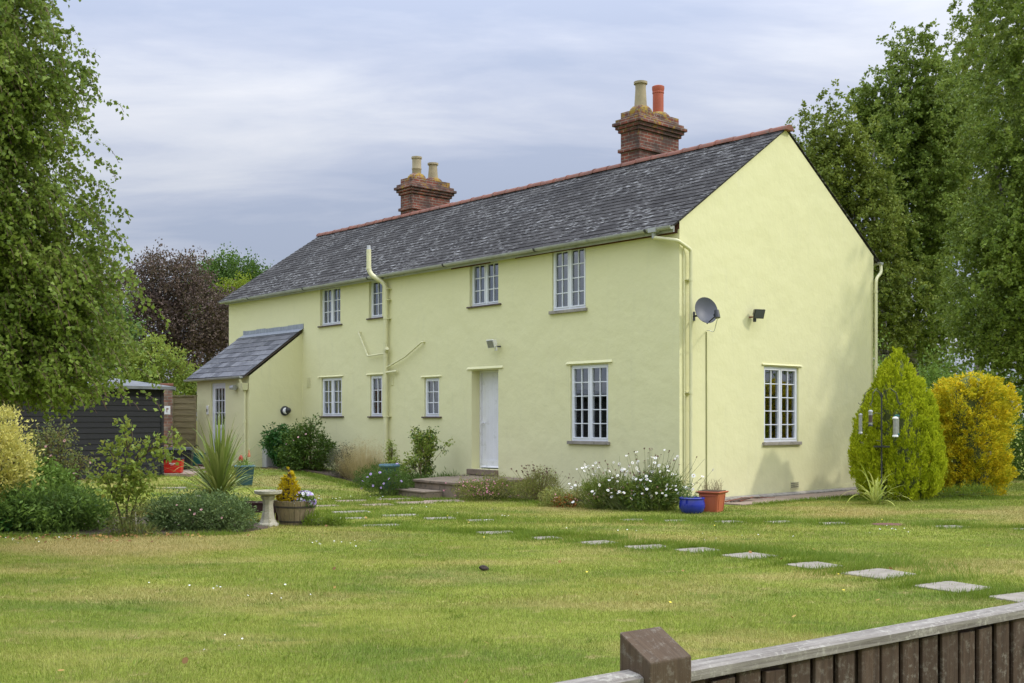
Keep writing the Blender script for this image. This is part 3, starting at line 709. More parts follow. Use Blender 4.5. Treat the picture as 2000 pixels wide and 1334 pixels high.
# pipes
def elbowed(pts, r, n=12, rad=.09):
    out = [Vector(pts[0])]
    for i in range(1, len(pts) - 1):
        p, a, b_ = Vector(pts[i]), Vector(pts[i - 1]), Vector(pts[i + 1])
        d1, d2 = (a - p).normalized(), (b_ - p).normalized(); rr = min(rad, (a - p).length * .45, (b_ - p).length * .45)
        for k in range(6):
            t = k / 5; out.append((p + d1 * rr) * (1 - t) ** 2 + p * 2 * t * (1 - t) + (p + d2 * rr) * t * t)
    out.append(Vector(pts[-1])); return out
pb = MB()
sx = 8.86
pb.tube(elbowed([MF(sx, .09, .0), MF(sx, .09, 4.70), MF(sx + .30, .36, 4.93), MF(sx + .30, .36, 5.50)], .055, rad=.17), .055, 14)
for z in (1.55, 2.95, 3.12, 3.30, 3.85, 4.55): pb.tube([MF(sx, .09, z), MF(sx, .09, z + .035)], .062, 14)
pb.tube([MF(sx + .30, .36, 5.03), MF(sx + .30, .36, 5.07)], .062, 14)
for z in (1.56, 3.86, 4.30, 4.56): pb.box(sx - .11, sx - .02, .0, .10, z, z + .02, MF)
pb.tube([MF(sx - .02, .09, 3.08), MF(sx - .12, .13, 3.16)], .045, 12)
sp = pb.build('soil_pipe', 'painted_pipe', house, smooth=True)
cb = MB(); cb.tube([MF(sx + .30, .36, 5.50), MF(sx + .30, .36, 5.52), MF(sx + .30, .36, 5.60)], [.056, .05, .04], 12); cb.build('vent_cowl', 'gutter_grey', sp, smooth=True)
pb = MB(); pb.tube(elbowed([MF(10.02, .02, 3.62), MF(10.02, .08, 3.62), MF(9.62, .08, 3.02), MF(8.9, .08, 3.05)], .02, rad=.05), .02, 8)
pb.build('waste_pipe', 'painted_pipe', house, smooth=True)
pb = MB(); pb.tube(elbowed([MF(7.45, .0, 3.25), MF(7.47, .07, 3.25), MF(8.1, .08, 2.94), MF(8.82, .08, 2.72)], .02, rad=.1), .02, 8)
pb.build('waste_pipe', 'painted_pipe', house, smooth=True)
pb = MB(); pb.tube([MF(8.84, .10, 2.60), MF(8.45, .06, 2.62)], .028, 8)
pb.build('waste_pipe', 'painted_pipe', house, smooth=True)
for (a, z, h) in ((8.72, 2.30, .22), (8.72, .50, .2)):
    vb = MB(); vb.box(a - .05, a + .05, 0.001, .012, z, z + h, MF)
    for k in range(6): vb.box(a - .042, a + .042, .012, .018, z + .012 + k * h / 6.4, z + .012 + k * h / 6.4 + .016, MF)
    vb.build('air_vent', 'painted_pipe', house)
vb = MB(); vb.box(12.36, 12.52, .001, .014, 2.33, 2.60, MF)
for k in range(8): vb.box(12.375, 12.505, .014, .022, 2.35 + k * .03, 2.364 + k * .03, MF)
vb.build('air_vent', 'painted_pipe', house)
vb = MB(); vb.box(3.33, 3.62, .001, .012, .14, .28, MG)
vb.build('air_brick', 'painted_pipe', house)
vb = MB()
for r_ in range(3):
    for k in range(8): vb.box(3.35 + k * .032, 3.37 + k * .032, .0125, .0145, .16 + r_ * .036, .182 + r_ * .036, MG)
vb.build('air_brick_holes', 'black_plastic', house)
# corner downpipe: from the front gutter, round the corner, down the gable
pb = MB(); pb.tube(elbowed([MF(.42, .20, 4.74), (.045, -.10, 4.64), (.085, .21, 4.50), (.085, .21, .12), (.14, .21, .06)], .034, rad=.05), .034, 12)
for z in (1.95, 3.95): pb.tube([(.085, .21, z), (.085, .21, z + .05)], .041, 12); pb.box(.003, .06, .14, .28, z + .015, z + .035)
dp = pb.build('downpipe', 'painted_pipe', house, smooth=True)
ob = MB(); ob.tube([MF(.42, .20, 4.86), MF(.42, .20, 4.72)], [.045, .038], 12); ob.box(.33, .51, .135, .265, 4.825, 4.905, MF); ob.build('gutter_outlet', 'gutter_grey', dp, smooth=True)
pb = MB(); pb.tube([(.022, .34 - .25, 4.55), (.022, .11, .1)], .012, 6); pb.build('pipe_shadow_line', 'painted_pipe', house)  # added thin tube standing in for the downpipe's shadow line on the gable
pb = MB(); pb.tube(elbowed([(.02, WH + .26, 4.84), (.06, WH + .22, 4.66), (.08, WH - .03, 4.50), (.08, WH - .03, .1)], .034, rad=.1), .034, 12)
for z in (1.3, 2.6, 4.2): pb.tube([(.08, WH - .03, z), (.08, WH - .03, z + .05)], .041, 12)
pb.build('downpipe', 'painted_pipe', house, smooth=True)

# lean-to porch at the far end of the front wall
LU0, LU1, LO, LEZ, LTZ = 12.78, 15.72, 1.53, 2.60, 3.74
D0, D1, DZ0, DZ1 = 14.07, 14.88, .44, 2.46
mb = MB()
wall(mb, lambda a, o, z: MF(a, LO + o, z), LU0, LU1, 0, LEZ, [(D0, D1, DZ0, DZ1)], .2)
mb.poly([MF(LU0, .0, .0), MF(LU0, LO, .0), MF(LU0, LO, LEZ), MF(LU0, .0, LTZ + .02)])
mb.poly([MF(LU1, .0, .0), MF(LU1, LO, .0), MF(LU1, LO, LEZ), MF(LU1, .0, LTZ + .02)])
porch = mb.build('porch', ['painted_render', 'interior'], house, recalc=False)
PMR = lambda a, y, z: (-a, y, z)
slates('porch_roof', 'porch_slate', porch, LU0 - .03, LU1 + .30, -LO - .16, LEZ + .0, -.02, LTZ + .12, .36, .24, 9, PMR)
rb = MB(); rb.hexa([MF(LU0 - .015, LO + .14, LEZ - .04), MF(LU1 + .28, LO + .14, LEZ - .04), MF(LU1 + .28, .01, LTZ + .07), MF(LU0 - .015, .01, LTZ + .07)],
                   [MF(LU0 - .015, LO + .14, LEZ - .008), MF(LU1 + .28, LO + .14, LEZ - .008), MF(LU1 + .28, .01, LTZ + .10), MF(LU0 - .015, .01, LTZ + .10)])
rb.build('roof_deck', 'sill_brown', porch)
fb = MB(); rd = random.Random(2); a = LU0 - .08
while a < LU1 + .25:
    b2 = min(a + rd.uniform(.28, .5), LU1 + .25); top = LTZ + .25 + rd.uniform(-.012, .012)
    fb.box(a, b2 - .004, .002, .014 + rd.uniform(0, .004), LTZ + .13, top, MF)
    fb.hexa([MF(a, .002, LTZ + .135), MF(b2 - .004, .002, LTZ + .135), MF(b2 - .004, .17, LTZ + .035), MF(a, .17, LTZ + .035)],
            [MF(a, .002, LTZ + .145), MF(b2 - .004, .002, LTZ + .145), MF(b2 - .004, .175, LTZ + .045), MF(a, .175, LTZ + .045)]); a = b2
fb.build('lead_flashing', 'lead', porch)
gutter('gutter', LU0 + .06, LU1 + .28, LO + .2, LEZ - .005, MF, porch, -.02, False)
pb = MB(); pb.tube(elbowed([MF(LU0 + .13, LO + .20, 2.52), MF(LU0 + .13, LO + .16, 2.42), MF(LU0 + .13, LO + .06, 2.28), MF(LU0 + .13, LO + .06, .35)], .034, rad=.06), .034, 12)
pb.hexa([MF(LU0 + .05, LO + .02, 2.24), MF(LU0 + .21, LO + .02, 2.24), MF(LU0 + .21, LO + .15, 2.24), MF(LU0 + .05, LO + .15, 2.24)],
        [MF(LU0 + .02, LO + .02, 2.42), MF(LU0 + .24, LO + .02, 2.42), MF(LU0 + .24, LO + .20, 2.42), MF(LU0 + .02, LO + .20, 2.42)])
pb.tube([MF(LU0 + .13, LO + .06, 1.4), MF(LU0 + .13, LO + .06, 1.45)], .041, 12)
pb.build('downpipe', 'painted_pipe', porch, smooth=True)
PM = lambda a, o, z: MF(a, LO + o, z)
db = MB(); t = .055
db.box(D0 + .003, D0 + t, -.11, -.04, DZ0, DZ1 - .003, PM); db.box(D1 - t, D1 - .003, -.11, -.04, DZ0, DZ1 - .003, PM); db.box(D0 + t, D1 - t, -.11, -.04, DZ1 - t, DZ1 - .003, PM)
p, q, r_, s_ = D0 + t + .003, D1 - t - .003, DZ0 + .01, DZ1 - t - .003; ss = .085; mz = r_ + .80
db.box(p, p + ss, -.10, -.05, r_, s_, PM); db.box(q - ss, q, -.10, -.05, r_, s_, PM)
db.box(p + ss, q - ss, -.10, -.05, r_, r_ + .11, PM); db.box(p + ss, q - ss, -.10, -.05, s_ - ss, s_, PM); db.box(p + ss, q - ss, -.10, -.05, mz, mz + .1, PM)
db.box(p + ss, q - ss, -.09, -.07, r_ + .11, mz, PM)
for k in range(1, 5):
    x = p + ss + (q - p - 2 * ss) * k / 5; db.box(x - .004, x + .004, -.071, -.066, r_ + .11, mz, PM)
g0, g1, g2, g3 = p + ss, q - ss, mz + .1, s_ - ss
for k in (1, 2): x = g0 + (g1 - g0) * k / 3; db.box(x - .009, x + .009, -.078, -.060, g2, g3, PM)
for k in (1, 2): z = g2 + (g3 - g2) * k / 3; db.box(g0, g1, -.078, -.0615, z - .009, z + .009, PM)
db.box(g0, g1, -.085, -.080, g2, g3, PM, 1); db.box(p + .02, p + .045, -.05, -.02, mz + .02, mz + .26, PM, 2)
db.box(g0, g1, -.28, -.27, g2, g3, PM, 3)
db.build('door', ['upvc_white', 'window_glass', 'white_paint', 'curtain_cream'], porch)

# ------------------------------------------------------------------ fittings on the walls
def on_house(name, label, cat, M, a, o, z):
    p = house.matrix_basis
    loc = Matrix.Rotation(HROT, 4, 'Z') @ Vector(M(a, o, z)) + Vector((CX, CY, 0))
    e = empty(name, loc, HROT); tag(e, label, cat); return e
# satellite dish: faces out and to the right, tilted up
e = on_house('satellite_dish', 'round dark grey satellite dish fixed near the gable corner', 'satellite dish', MG, .30, .33, 3.40)
mb = MB(); n = 28; rings = 6; RR = .235
aim = Vector((.86, -.42, .30)).normalized(); sx_ = aim.cross(Vector((0, 0, 1))).normalized(); up = sx_.cross(aim)
def dishpt(r, th, back): return tuple(sx_ * (r * math.cos(th) * .92) + up * (r * math.sin(th) * 1.05) + aim * (.5 * r * r / RR * .5 - back))
for bk in (0, .006):
    i0 = len(mb.v)
    for k in range(rings + 1):
        for j in range(n): mb.v.append(dishpt(max(.002, RR * k / rings), 2 * math.pi * j / n, bk))
    for k in range(rings):
        for j in range(n): mb.f.append([i0 + k * n + j, i0 + k * n + (j + 1) % n, i0 + (k + 1) * n + (j + 1) % n, i0 + (k + 1) * n + j]); mb.m.append(0)
for j in range(n):
    a_, b_ = rings * n + j, rings * n + (j + 1) % n; mb.f.append([a_, b_, b_ + (rings + 1) * n, a_ + (rings + 1) * n]); mb.m.append(0)
mb.build('reflector', 'dish_grey', e, smooth=True)
mb = MB(); tip = aim * .26 - up * .16 + Vector((.0, .13, 0)); mb.tube([tuple(-up * .235), tuple(tip)], .012, 8); mb.build('feed_arm', 'dark_metal', e)
mb = MB(); mb.tube([tuple(tip - up * .06), tuple(tip + up * .08)], [.05, .04], 12); mb.tube([tuple(tip + up * .03), tuple(tip + up * .03 - aim * .09)], .028, 10); mb.build('feed_head', 'dark_metal', e, smooth=True)
mb = MB(); mb.tube([tuple(-aim * .02), (-.15, .05, -.06), (-.32, .05, -.06)], .018, 8); mb.box(-.329, -.31, -.01, .11, -.14, .02); mb.build('wall_bracket', 'dark_metal', e)
mb = MB(); mb.tube(elbowed([tuple(tip - up * .06), (.0, .25, -.36), (-.2, .36, -.30), (-.31, .44, -.30)], .008, rad=.1), .008, 6); mb.build('cable_loop', 'white_paint', e)
# olive cable down the wall
e = on_house('aerial_cable', 'thin olive cable running straight down the gable from the dish', 'cable', MG, .74, .0, 0)
mb = MB(); mb.tube([(.012, 0, .25), (.012, 0, 1.7), (.012, -.004, 3.08)], .011, 6); mb.build('cable', 'cable_olive', e)
# black floodlight on the gable
e = on_house('floodlight', 'black tilted floodlight on a rusty bracket high on the gable', 'floodlight', MG, 2.05, .0, 3.45)
def flood(e, body, gl, dx, sgn, bracket):
    mb = MB(); R3 = Matrix.Rotation(R(-22), 3, 'Z') @ Matrix.Rotation(R(22), 3, 'Y') if sgn == 'g' else Matrix.Rotation(R(18), 3, 'X')
    def T(a, o, z):
        v = (R3 @ Vector((o, a, z))) if sgn == 'g' else (R3 @ Vector((-a, -o, z))); return tuple(v + Vector((.16, .03, .04) if sgn == 'g' else (-.03, -.18, .03)))
    mb.hexa([T(-.06, -.09, -.05), T(.06, -.09, -.05), T(.06, -.09, .05), T(-.06, -.09, .05)], [T(-.10, .03, -.08), T(.10, .03, -.08), T(.10, .03, .08), T(-.10, .03, .08)])
    mb.hexa([T(-.11, .03, -.09), T(.11, .03, -.09), T(.11, .03, .09), T(-.11, .03, .09)], [T(-.11, .05, -.09), T(.11, .05, -.09), T(.11, .05, .09), T(-.11, .05, .09)])
    mb.build('lamp_housing', body, e, bevel=.006)
    mb = MB(); mb.hexa([T(-.095, .051, -.075), T(.095, .051, -.075), T(.095, .051, .075), T(-.095, .051, .075)], [T(-.095, .054, -.075), T(.095, .054, -.075), T(.095, .054, .075), T(-.095, .054, .075)])
    mb.build('lamp_glass', 'dish_grey' if sgn == 'g' else 'steel_mesh', e)
    mb = MB(); o1 = (.12, .03, -.02) if sgn == 'g' else (-.03, -.12, -.03); o0 = (0, -.04, -.03) if sgn == 'g' else (.04, 0, -.03)
    mb.tube([o0, o1], .014, 8); mb.build('bracket', bracket, e)
    mb = MB(); s = (.10, .0, -.09) if sgn == 'g' else (.0, -.10, -.09)
    mb.tube([(s[0], s[1], s[2] + .06), (s[0], s[1], s[2] + .02), (s[0], s[1], s[2] - .03)], [.025, .035, .03], 10); mb.build('motion_sensor', body, e, smooth=True)
flood(e, 'dark_metal', None, 0, 'g', 'rust_bracket')
e = on_house('floodlight', 'white floodlight with sensor on the front wall above the door', 'floodlight', MF, 4.86, .0, 3.05)
flood(e, 'white_paint', None, 0, 'f', 'dark_metal')
# round bulkhead lamp on the porch side, facing the camera side
e = on_house('bulkhead_lamp', 'round black bulkhead lamp with half hood on the porch side wall', 'wall lamp', lambda a, o, z: (-LU0 + o, -a, z), .52, 0, 1.72)
mb = MB(); mb.tube([(.001, 0, 0), (.035, 0, 0), (.05, 0, 0)], [.125, .125, .105], 24); mb.build('lamp_ring', 'dark_metal', e, smooth=True)
mb = MB(); mb.tube([(.05, 0, 0), (.075, 0, 0), (.09, 0, 0)], [.085, .07, .03], 20); mb.build('lamp_glass', 'white_paint', e, smooth=True)
mb = MB(); mb.tube([(.03, .05, .01), (.10, .055, .01), (.20, .05, .015)], [.09, .08, .02], 16); mb.build('lamp_hood', 'dark_metal', e, smooth=True)
e = on_house('porch_lamp', 'small grey wall light under the porch eaves beside the glazed door', 'wall lamp', lambda a, o, z: MF(a, LO + o, z), 13.45, 0, 2.30)
mb = MB(); mb.tube([(0, -.001, 0), (0, -.05, 0)], .05, 12); mb.tube([(0, -.05, 0), (.0, -.10, .01)], .03, 8); mb.tube([(-.10, -.11, .02), (.10, -.11, .02)], [.055, .065], 14); mb.build('lamp_body', 'gutter_grey', e, smooth=True)
e = on_house('door_bell', 'small white bell box on the porch wall left of the door', 'door bell', lambda a, o, z: MF(a, LO + o, z), 15.05, 0, 1.75)
mb = MB(); mb.box(-.045, .045, -.035, -.001, -.12, .12); mb.build('bell_case', 'white_paint', e, bevel=.008)
mb = MB(); mb.box(-.02, .02, -.042, -.036, -.05, .03); mb.build('bell_push', 'dark_metal', e)
# meter cabinet
e = on_house('meter_cabinet', 'low grey meter cabinet against the porch side wall behind the shrub', 'cabinet', lambda a, o, z: (-LU0 + o, -a, z), .75, 0, .26)
mb = MB(); mb.box(.001, .22, -.42, .42, 0, .52); mb.build('cabinet_box', 'cabinet_grey', e, bevel=.01)
mb = MB(); mb.box(.221, .235, -.39, .40, .03, .49); mb.build('cabinet_door', 'cabinet_grey', e, bevel=.006)
# entrance steps
zt = .305
e = empty('entrance_steps', H(4.5, 1, 0)); L0 = Vector(e.location)
tag(e, 'worn brown concrete landing with one lower step in front of the white door', 'steps')
def hz(p, z): return tuple(Vector((p[0], p[1], z)) - L0)
def prism(pts, z0, z1, name, mat, bevel=.012):
    b = MB(); b.hexa([hz(p, z0) for p in pts], [hz(p, z1) for p in pts]); return b.build(name, mat, e, bevel=bevel)
P4 = [H(3.75, .002), H(3.65, 2.12), H(5.2, 1.95), H(6.0, .002)]
prism(P4, -.05, zt - .05, 'landing', 'step_stone'); 
prism([H(3.72, .004), H(3.62, 2.15), H(5.23, 1.98), H(6.03, .004)], zt - .048, zt, 'landing_slab', 'step_stone', .008)
a_ = H(4.05, 2.10); b_ = H(5.18, 1.975); dn = Vector((-.75, -.6615, 0))
prism([a_ + dn * .05, b_ + dn * .05, b_ + dn * .44, a_ + dn * .44], -.05, .10, 'lower_step', 'step_stone'); prism([a_ + dn * .05, b_ + dn * .05, b_ + dn * .46, a_ + dn * .46], .102, .135, 'step_slab', 'step_stone', .008)
# brick step at the porch door
e = empty('door_step_brick', H(14.5, LO + .35, .27), HROT); tag(e, 'low brick step in front of the glazed porch door', 'step')
mb = MB(); mb.box(-.75, .65, -.35, .34, -.05, .07); mb.box(-.6, .5, -.05, .34, .072, .15); mb.build('step_body', 'wall_brick', e, bevel=.01)

# ------------------------------------------------------------------ paving
slabs = [(4.36, 9.36, .62, .5, .5), (3.95, 10.0, .56, .52, .55), (3.56, 10.83, .60, .52, .6), (3.08, 11.40, .50, .44, .5), (2.60, 12.2, .50, .46, .6), (2.13, 12.76, .48, .42, .5),
         (1.60, 13.12, .50, .40, .4), (1.06, 13.61, .42, .36, .5), (-.20, 14.75, .52, .34, .3), (.42, 14.1, .36, .3, .4),
         (7.15, 15.3, .6, .4, .2), (6.10, 15.52, .45, .4, .3), (4.62, 16.08, .42, .36, .2), (3.94, 16.4, .42, .36, .4), (3.2, 16.48, .42, .36, .3), (2.42, 16.62, .4, .3, .2), (1.79, 16.68, .42, .3, .3),
         (-1.85, 15.95, .56, .34, .3), (-1.75, 17.5, .6, .36, .35), (-1.10, 17.0, .5, .36, .3), (-.45, 16.6, .44, .34, .3), (-2.6, 18.1, .6, .4, .4), (-2.45, 17.0, .5, .3, .2),
         (-1.75, 20.1, .72, .62, .35), (-2.35, 19.6, .6, .5, .4), (-1.25, 20.55, .72, .55, .35), (-2.2, 21.0, .7, .5, .3), (-2.95, 20.6, .6, .45, .3), (-3.3, 19.4, .6, .4, .3),
         (-5.3, 20.6, .6, .4, .3), (-6.2, 21.2, .6, .4, .4), (-4.4, 19.6, .5, .35, .2), (-6.9, 22.5, .7, .4, .3)]
def slab_near(x, y, m=0.):
    r = np.zeros(np.shape(x), bool)
    for (sx_, sy_, w_, d_, a) in slabs:
        c_, s_ = math.cos(a), math.sin(a); dx, dy = x - sx_, y - sy_
        p = dx * c_ + dy * s_; q = -dx * s_ + dy * c_
        r |= (np.abs(p) < w_ / 2 + m) & (np.abs(q) < d_ / 2 + m)
    return r
rd = random.Random(11)
LABS = []
def where(x, y, i):
    if i < 10: return ['cut off by the right edge of the picture', 'second from the right edge in the near row', 'third from the right edge in the near row, largest and brightest', 'fourth from the right in the near row', 'fifth from the right in the near row',
                       'sixth from the right in the near row', 'seventh from the right in the near row', 'eighth from the right in the near row', 'farthest left and widest of the near row', 'ninth from the right in the near row, nearly grown over'][i]
    if i < 17: return ['at the right edge in the far row', 'second from the right edge in the far row', 'just left of the brown drain cover', 'second left of the brown drain cover in the far row', 'in front of the terracotta planter in the far row', 'in front of the blue pot in the far row', 'farthest left of the far row before the daisies'][i - 10]
    return ['nearest of the small group right of the barrel', 'behind it, right of the barrel, long and thin', 'between the barrel and the doorway, middle one', 'rightmost of the group right of the barrel', 'behind the barrel flowers', 'immediately right of the barrel tub',
            'brownish slab on the way to the steps, middle', 'brownish slab left on the way to the steps', 'brownish slab touching the lower step', 'beside the lilac flowered bush', 'left of the lilac flowered bush', 'in open lawn behind the barrel conifer',
            'behind the spiky plant, right one', 'behind the spiky plant, left one', 'behind the stone birdbath', 'nearest the red box by the shed'][i - 17]
for i, (x, y, w_, d_, a) in enumerate(slabs):
    b = MB(); top = []; cs = [(-1, -1), (1, -1), (1, 1), (-1, 1)]; cs = [(p * rd.uniform(.9, 1.04), q * rd.uniform(.9, 1.04)) for p, q in cs]
    for k in range(4):
        (p0, q0), (p1, q1) = cs[k], cs[(k + 1) % 4]
        for t in (.06, .35, .65, .94):
            p, q = p0 + (p1 - p0) * t, q0 + (q1 - q0) * t; jj = rd.uniform(.97, 1.01); top.append((p * jj * w_ / 2, q * jj * d_ / 2))
    z = float(GZ(x, y)); lift = .010 if i < 10 else .004
    b.hexa([(p[0], p[1], -.04) for p in top], [(p[0], p[1], lift) for p in top])
    o_ = b.build('stepping_stone', 'slab_stone' if i < 23 or i > 28 else 'path_slab', None, (x, y, z), a, bevel=.004)
    tag(o_, 'flat pale stepping stone, ' + where(x, y, i), 'stepping stone', 'stepping stones set in the lawn')
b = MB(); b.lathe([(.25, -.02), (.25, .015), (.22, .018)], n=20); o_ = b.build('drain_cover', 'rust_board', None, (5.33, 15.85, 0)); o_.scale = (1, .8, 1)
tag(o_, 'brown oval drain cover sunk in the grass of the far row', 'drain cover')
# path along the gable
b = MB(); v = .55; rd = random.Random(5)
tagp = empty('gable_path', HG(3, .3, 0)); tagp['kind'] = 'structure'; L1 = Vector(tagp.location)
while v < 6.9:
    v2 = v + rd.uniform(.55, .9); wd = .92 + rd.uniform(-.07, .07)
    b.hexa([tuple(HG(p, q, -.03) - L1) for p, q in ((v, .10), (v2 - .012, .10), (v2 - .012, wd), (v, wd))], [tuple(HG(p, q, .022 + rd.uniform(-.004, .004)) - L1) for p, q in ((v, .10), (v2 - .012, .10), (v2 - .012, wd), (v, wd))]); v = v2
b.build('paving', 'path_slab', tagp)
b = MB(); b.hexa([tuple(HG(p, q, -.03) - L1) for p, q in ((.9, .003), (6.5, .003), (6.5, .097), (.9, .097))], [tuple(HG(p, q, z) - L1) for p, q, z in ((.9, .003, .075), (6.5, .003, .085), (6.5, .097, .055), (.9, .097, .04))])
b.build('kerb', 'concrete', tagp, bevel=.01)
b = MB(); b.box(-8.35, -7.1, 24.75, 26.1, .2, .295); b.box(-9.0, -8.352, 26.0, 29.2, .2, .29); b.box(-8.35, -7.6, 26.102, 29.0, .2, .288)
o_ = b.build('patio', 'path_slab', None); tag(o_, kind='structure')

# ------------------------------------------------------------------ shed, brick wall, timber panel
SR = math.atan2(.733, .681)
shed = empty('shed', (-7.70, 24.7, .26), SR); tag(shed, 'black weatherboarded shed with low felt roof behind the left flower bed', 'shed')
mb = MB(); L_, DP, HT = 4.6, 2.2, 1.90; n = 16; e_ = HT / n
mb.box(-L_, -.02, .02, DP, 0, HT + .02)
for k in range(n):
    z0 = k * e_; 
    mb.hexa([(-L_, -.006, z0), (-.05, -.006, z0), (-.05, .018, z0), (-L_, .018, z0)], [(-L_, .008, z0 + e_ + .01), (-.05, .008, z0 + e_ + .01), (-.05, .018, z0 + e_ + .01), (-L_, .018, z0 + e_ + .01)])
    mb.hexa([(-.018, .03, z0), (.006, .03, z0), (.006, DP, z0), (-.018, DP, z0)], [(-.018, .03, z0 + e_ + .01), (-.008, .03, z0 + e_ + .01), (-.008, DP, z0 + e_ + .01), (-.018, DP, z0 + e_ + .01)])
mb.box(-.048, .012, -.02, .028, 0, HT)
mb.build('wall', 'shed_black', shed)
mb = MB(); q = lambda x, y, z: (x, y, z)
mb.hexa([(-L_ - .2, -.14, HT + .03), (.20, -.14, HT + .03), (.20, DP + .1, HT + .26), (-L_ - .2, DP + .1, HT + .26)], [(-L_ - .2, -.14, HT + .06), (.20, -.14, HT + .06), (.20, DP + .1, HT + .30), (-L_ - .2, DP + .1, HT + .30)])
rf = mb.build('roof', 'roof_felt', shed)
mb = MB(); mb.box(-L_ - .2, .20, -.165, -.142, HT - .005, HT + .058); mb.hexa([(.202, -.165, HT - .03), (.225, -.165, HT - .03), (.225, DP + .1, HT + .20), (.202, DP + .1, HT + .20)], [(.202, -.165, HT + .055), (.225, -.165, HT + .055), (.225, DP + .1, HT + .285), (.202, DP + .1, HT + .285)])
mb.build('fascia_board', 'roof_felt', shed)
e = empty('brick_wall', (-8.46, 27.5, .26), R(118)); tag(e, 'weathered red and cream brick wall end standing behind the black shed', 'wall')
mb = MB(); rd = random.Random(3)
mb.box(0, 4.2, -.12, .12, 0, 2.06); mb.build('wall_body', 'old_brick' if 'old_brick' in MAT else 'wall_brick', e)
mb = MB(); 
for k in range(18): mb.box(-.02 + k * .234, .20 + k * .234, -.14, .14, 2.062, 2.13 + rd.uniform(-.01, .01))
mb.build('coping', 'ridge_terracotta', e, bevel=.008)
e2 = empty('wall_plaque', (-8.40, 27.30, 1.72)); tag(e2, 'small white square plaque fixed to the brick wall end beside the shed', 'plaque')
mb = MB(); mb.box(-.07, .07, -.02, .0, -.10, .10); mb.build('plate', 'white_paint', e2, bevel=.004)
mb = MB(); mb.box(-.02, .03, -.024, -.021, .02, .05); mb.box(-.015, .0, -.024, -.021, -.05, .02); mb.build('mark', 'rust_bracket', e2)
e = empty('fence_panel', (-8.80, 30.0, .27)); tag(e, 'brown overlapping timber fence panel between brick wall and porch', 'fence')
mb = MB(); n = 11
for k in range(n):
    z0 = .04 + k * 1.78 / n; mb.hexa([(-.40, -.018, z0), (.30, -.018, z0), (.30, .012, z0), (-.40, .012, z0)], [(-.40, .0, z0 + .18), (.30, .0, z0 + .18), (.30, .012, z0 + .18), (-.40, .012, z0 + .18)])
mb.build('boards', 'panel_timber', e)
mb = MB(); mb.box(-.46, -.40, -.03, .03, 0, 1.84); mb.box(.302, .345, -.035, .03, 0, 1.84); mb.box(-.30, -.25, -.035, -.0185, .05, 1.8); mb.box(-.47, .36, -.04, .04, 1.842, 1.875); mb.build('frame', 'panel_timber', e)
# bins and boxes
def tapered(e, name, mat, w0, w1, h, t=.02, d0=None, d1=None, rim=.015, rimh=.03, bev=.012):
    d0 = d0 or w0; d1 = d1 or w1; b = MB()
    R_ = lambda w_, d_, z: [(-w_ / 2, -d_ / 2, z), (w_ / 2, -d_ / 2, z), (w_ / 2, d_ / 2, z), (-w_ / 2, d_ / 2, z)]
    b.hexa(R_(w0, d0, 0), R_(w1, d1, h - rimh)); o_ = b.build(name, mat, e, bevel=bev); return o_
def boxrim(e, name, mat, w, d, z, h, t=.03):
    b = MB(); b.box(-w / 2, w / 2, -d / 2, -d / 2 + t, z, z + h); b.box(-w / 2, w / 2, d / 2 - t, d / 2, z, z + h)
    b.box(-w / 2, -w / 2 + t, -d / 2 + t + .001, d / 2 - t - .001, z, z + h); b.box(w / 2 - t, w / 2, -d / 2 + t + .001, d / 2 - t - .001, z, z + h)
    return b.build(name, mat, e, bevel=.006)
e = empty('storage_box', (-8.05, 27.2, .285), R(8)); tag(e, 'black ribbed plastic storage bin between red box and timber panel', 'bin')
tapered(e, 'bin_body', 'black_plastic', .50, .58, .50, d0=.4, d1=.44)
b = MB(); 
for k in range(10): b.box(-.25 + k * .052, -.226 + k * .052, -.235, -.205, .05, .44)
b.build('ribs', 'black_plastic', e, bevel=.005)
b = MB(); b.hexa([(-.31, -.25, .472), (.31, -.25, .472), (.31, .25, .472), (-.31, .25, .472)], [(-.27, -.21, .54), (.27, -.21, .54), (.27, .21, .54), (-.27, .21, .54)]); b.build('lid', 'black_plastic', e, bevel=.01)
e = empty('recycling_box', (-7.60, 25.15, .30), R(6)); tag(e, 'bright red open recycling box with white lettering by the shed corner', 'box')
tapered(e, 'box_body', 'red_plastic', .37, .41, .33, d0=.28, d1=.32, rimh=.03)
boxrim(e, 'rim', 'black_plastic', .435, .345, .300, .03)
b = MB(); rd = random.Random(2)                     # the worn two-line print, too faint to read: a crest of short strokes over a shorter row
for k in range(9):
    h_ = .006 + .010 * abs(k - 4) / 4; b.box(-.062 + k * .0145, -.051 + k * .0145, -.160, -.1575, .213 - h_ * .5, .219 + h_ * .4)
for k in range(6): b.box(-.036 + k * .0125, -.027 + k * .0125, -.158, -.1555, .178, .178 + rd.choice([.012, .015, .018]))
b.build('print', 'white_paint', e)
b = MB(); 
for k in range(7): b.box(-.15 + k * .04, -.13 + k * .04, -.1, .08, .26, .315)
b.build('contents', 'dead_stem', e)
e = empty('tub', (-8.25, 29.2, .29), R(-4)); tag(e, 'dark green open plastic tub with black handle beside the porch wall', 'tub')
tapered(e, 'tub_body', 'green_plastic', .34, .44, .33, d0=.28, d1=.34); boxrim(e, 'rim', 'green_plastic', .46, .36, .30, .03)
b = MB(); b.tube([(-.05, -.1, .32), (-.02, -.1, .48), (.06, -.08, .55), (.10, -.05, .50)], .014, 6); b.build('handle', 'black_plastic', e)

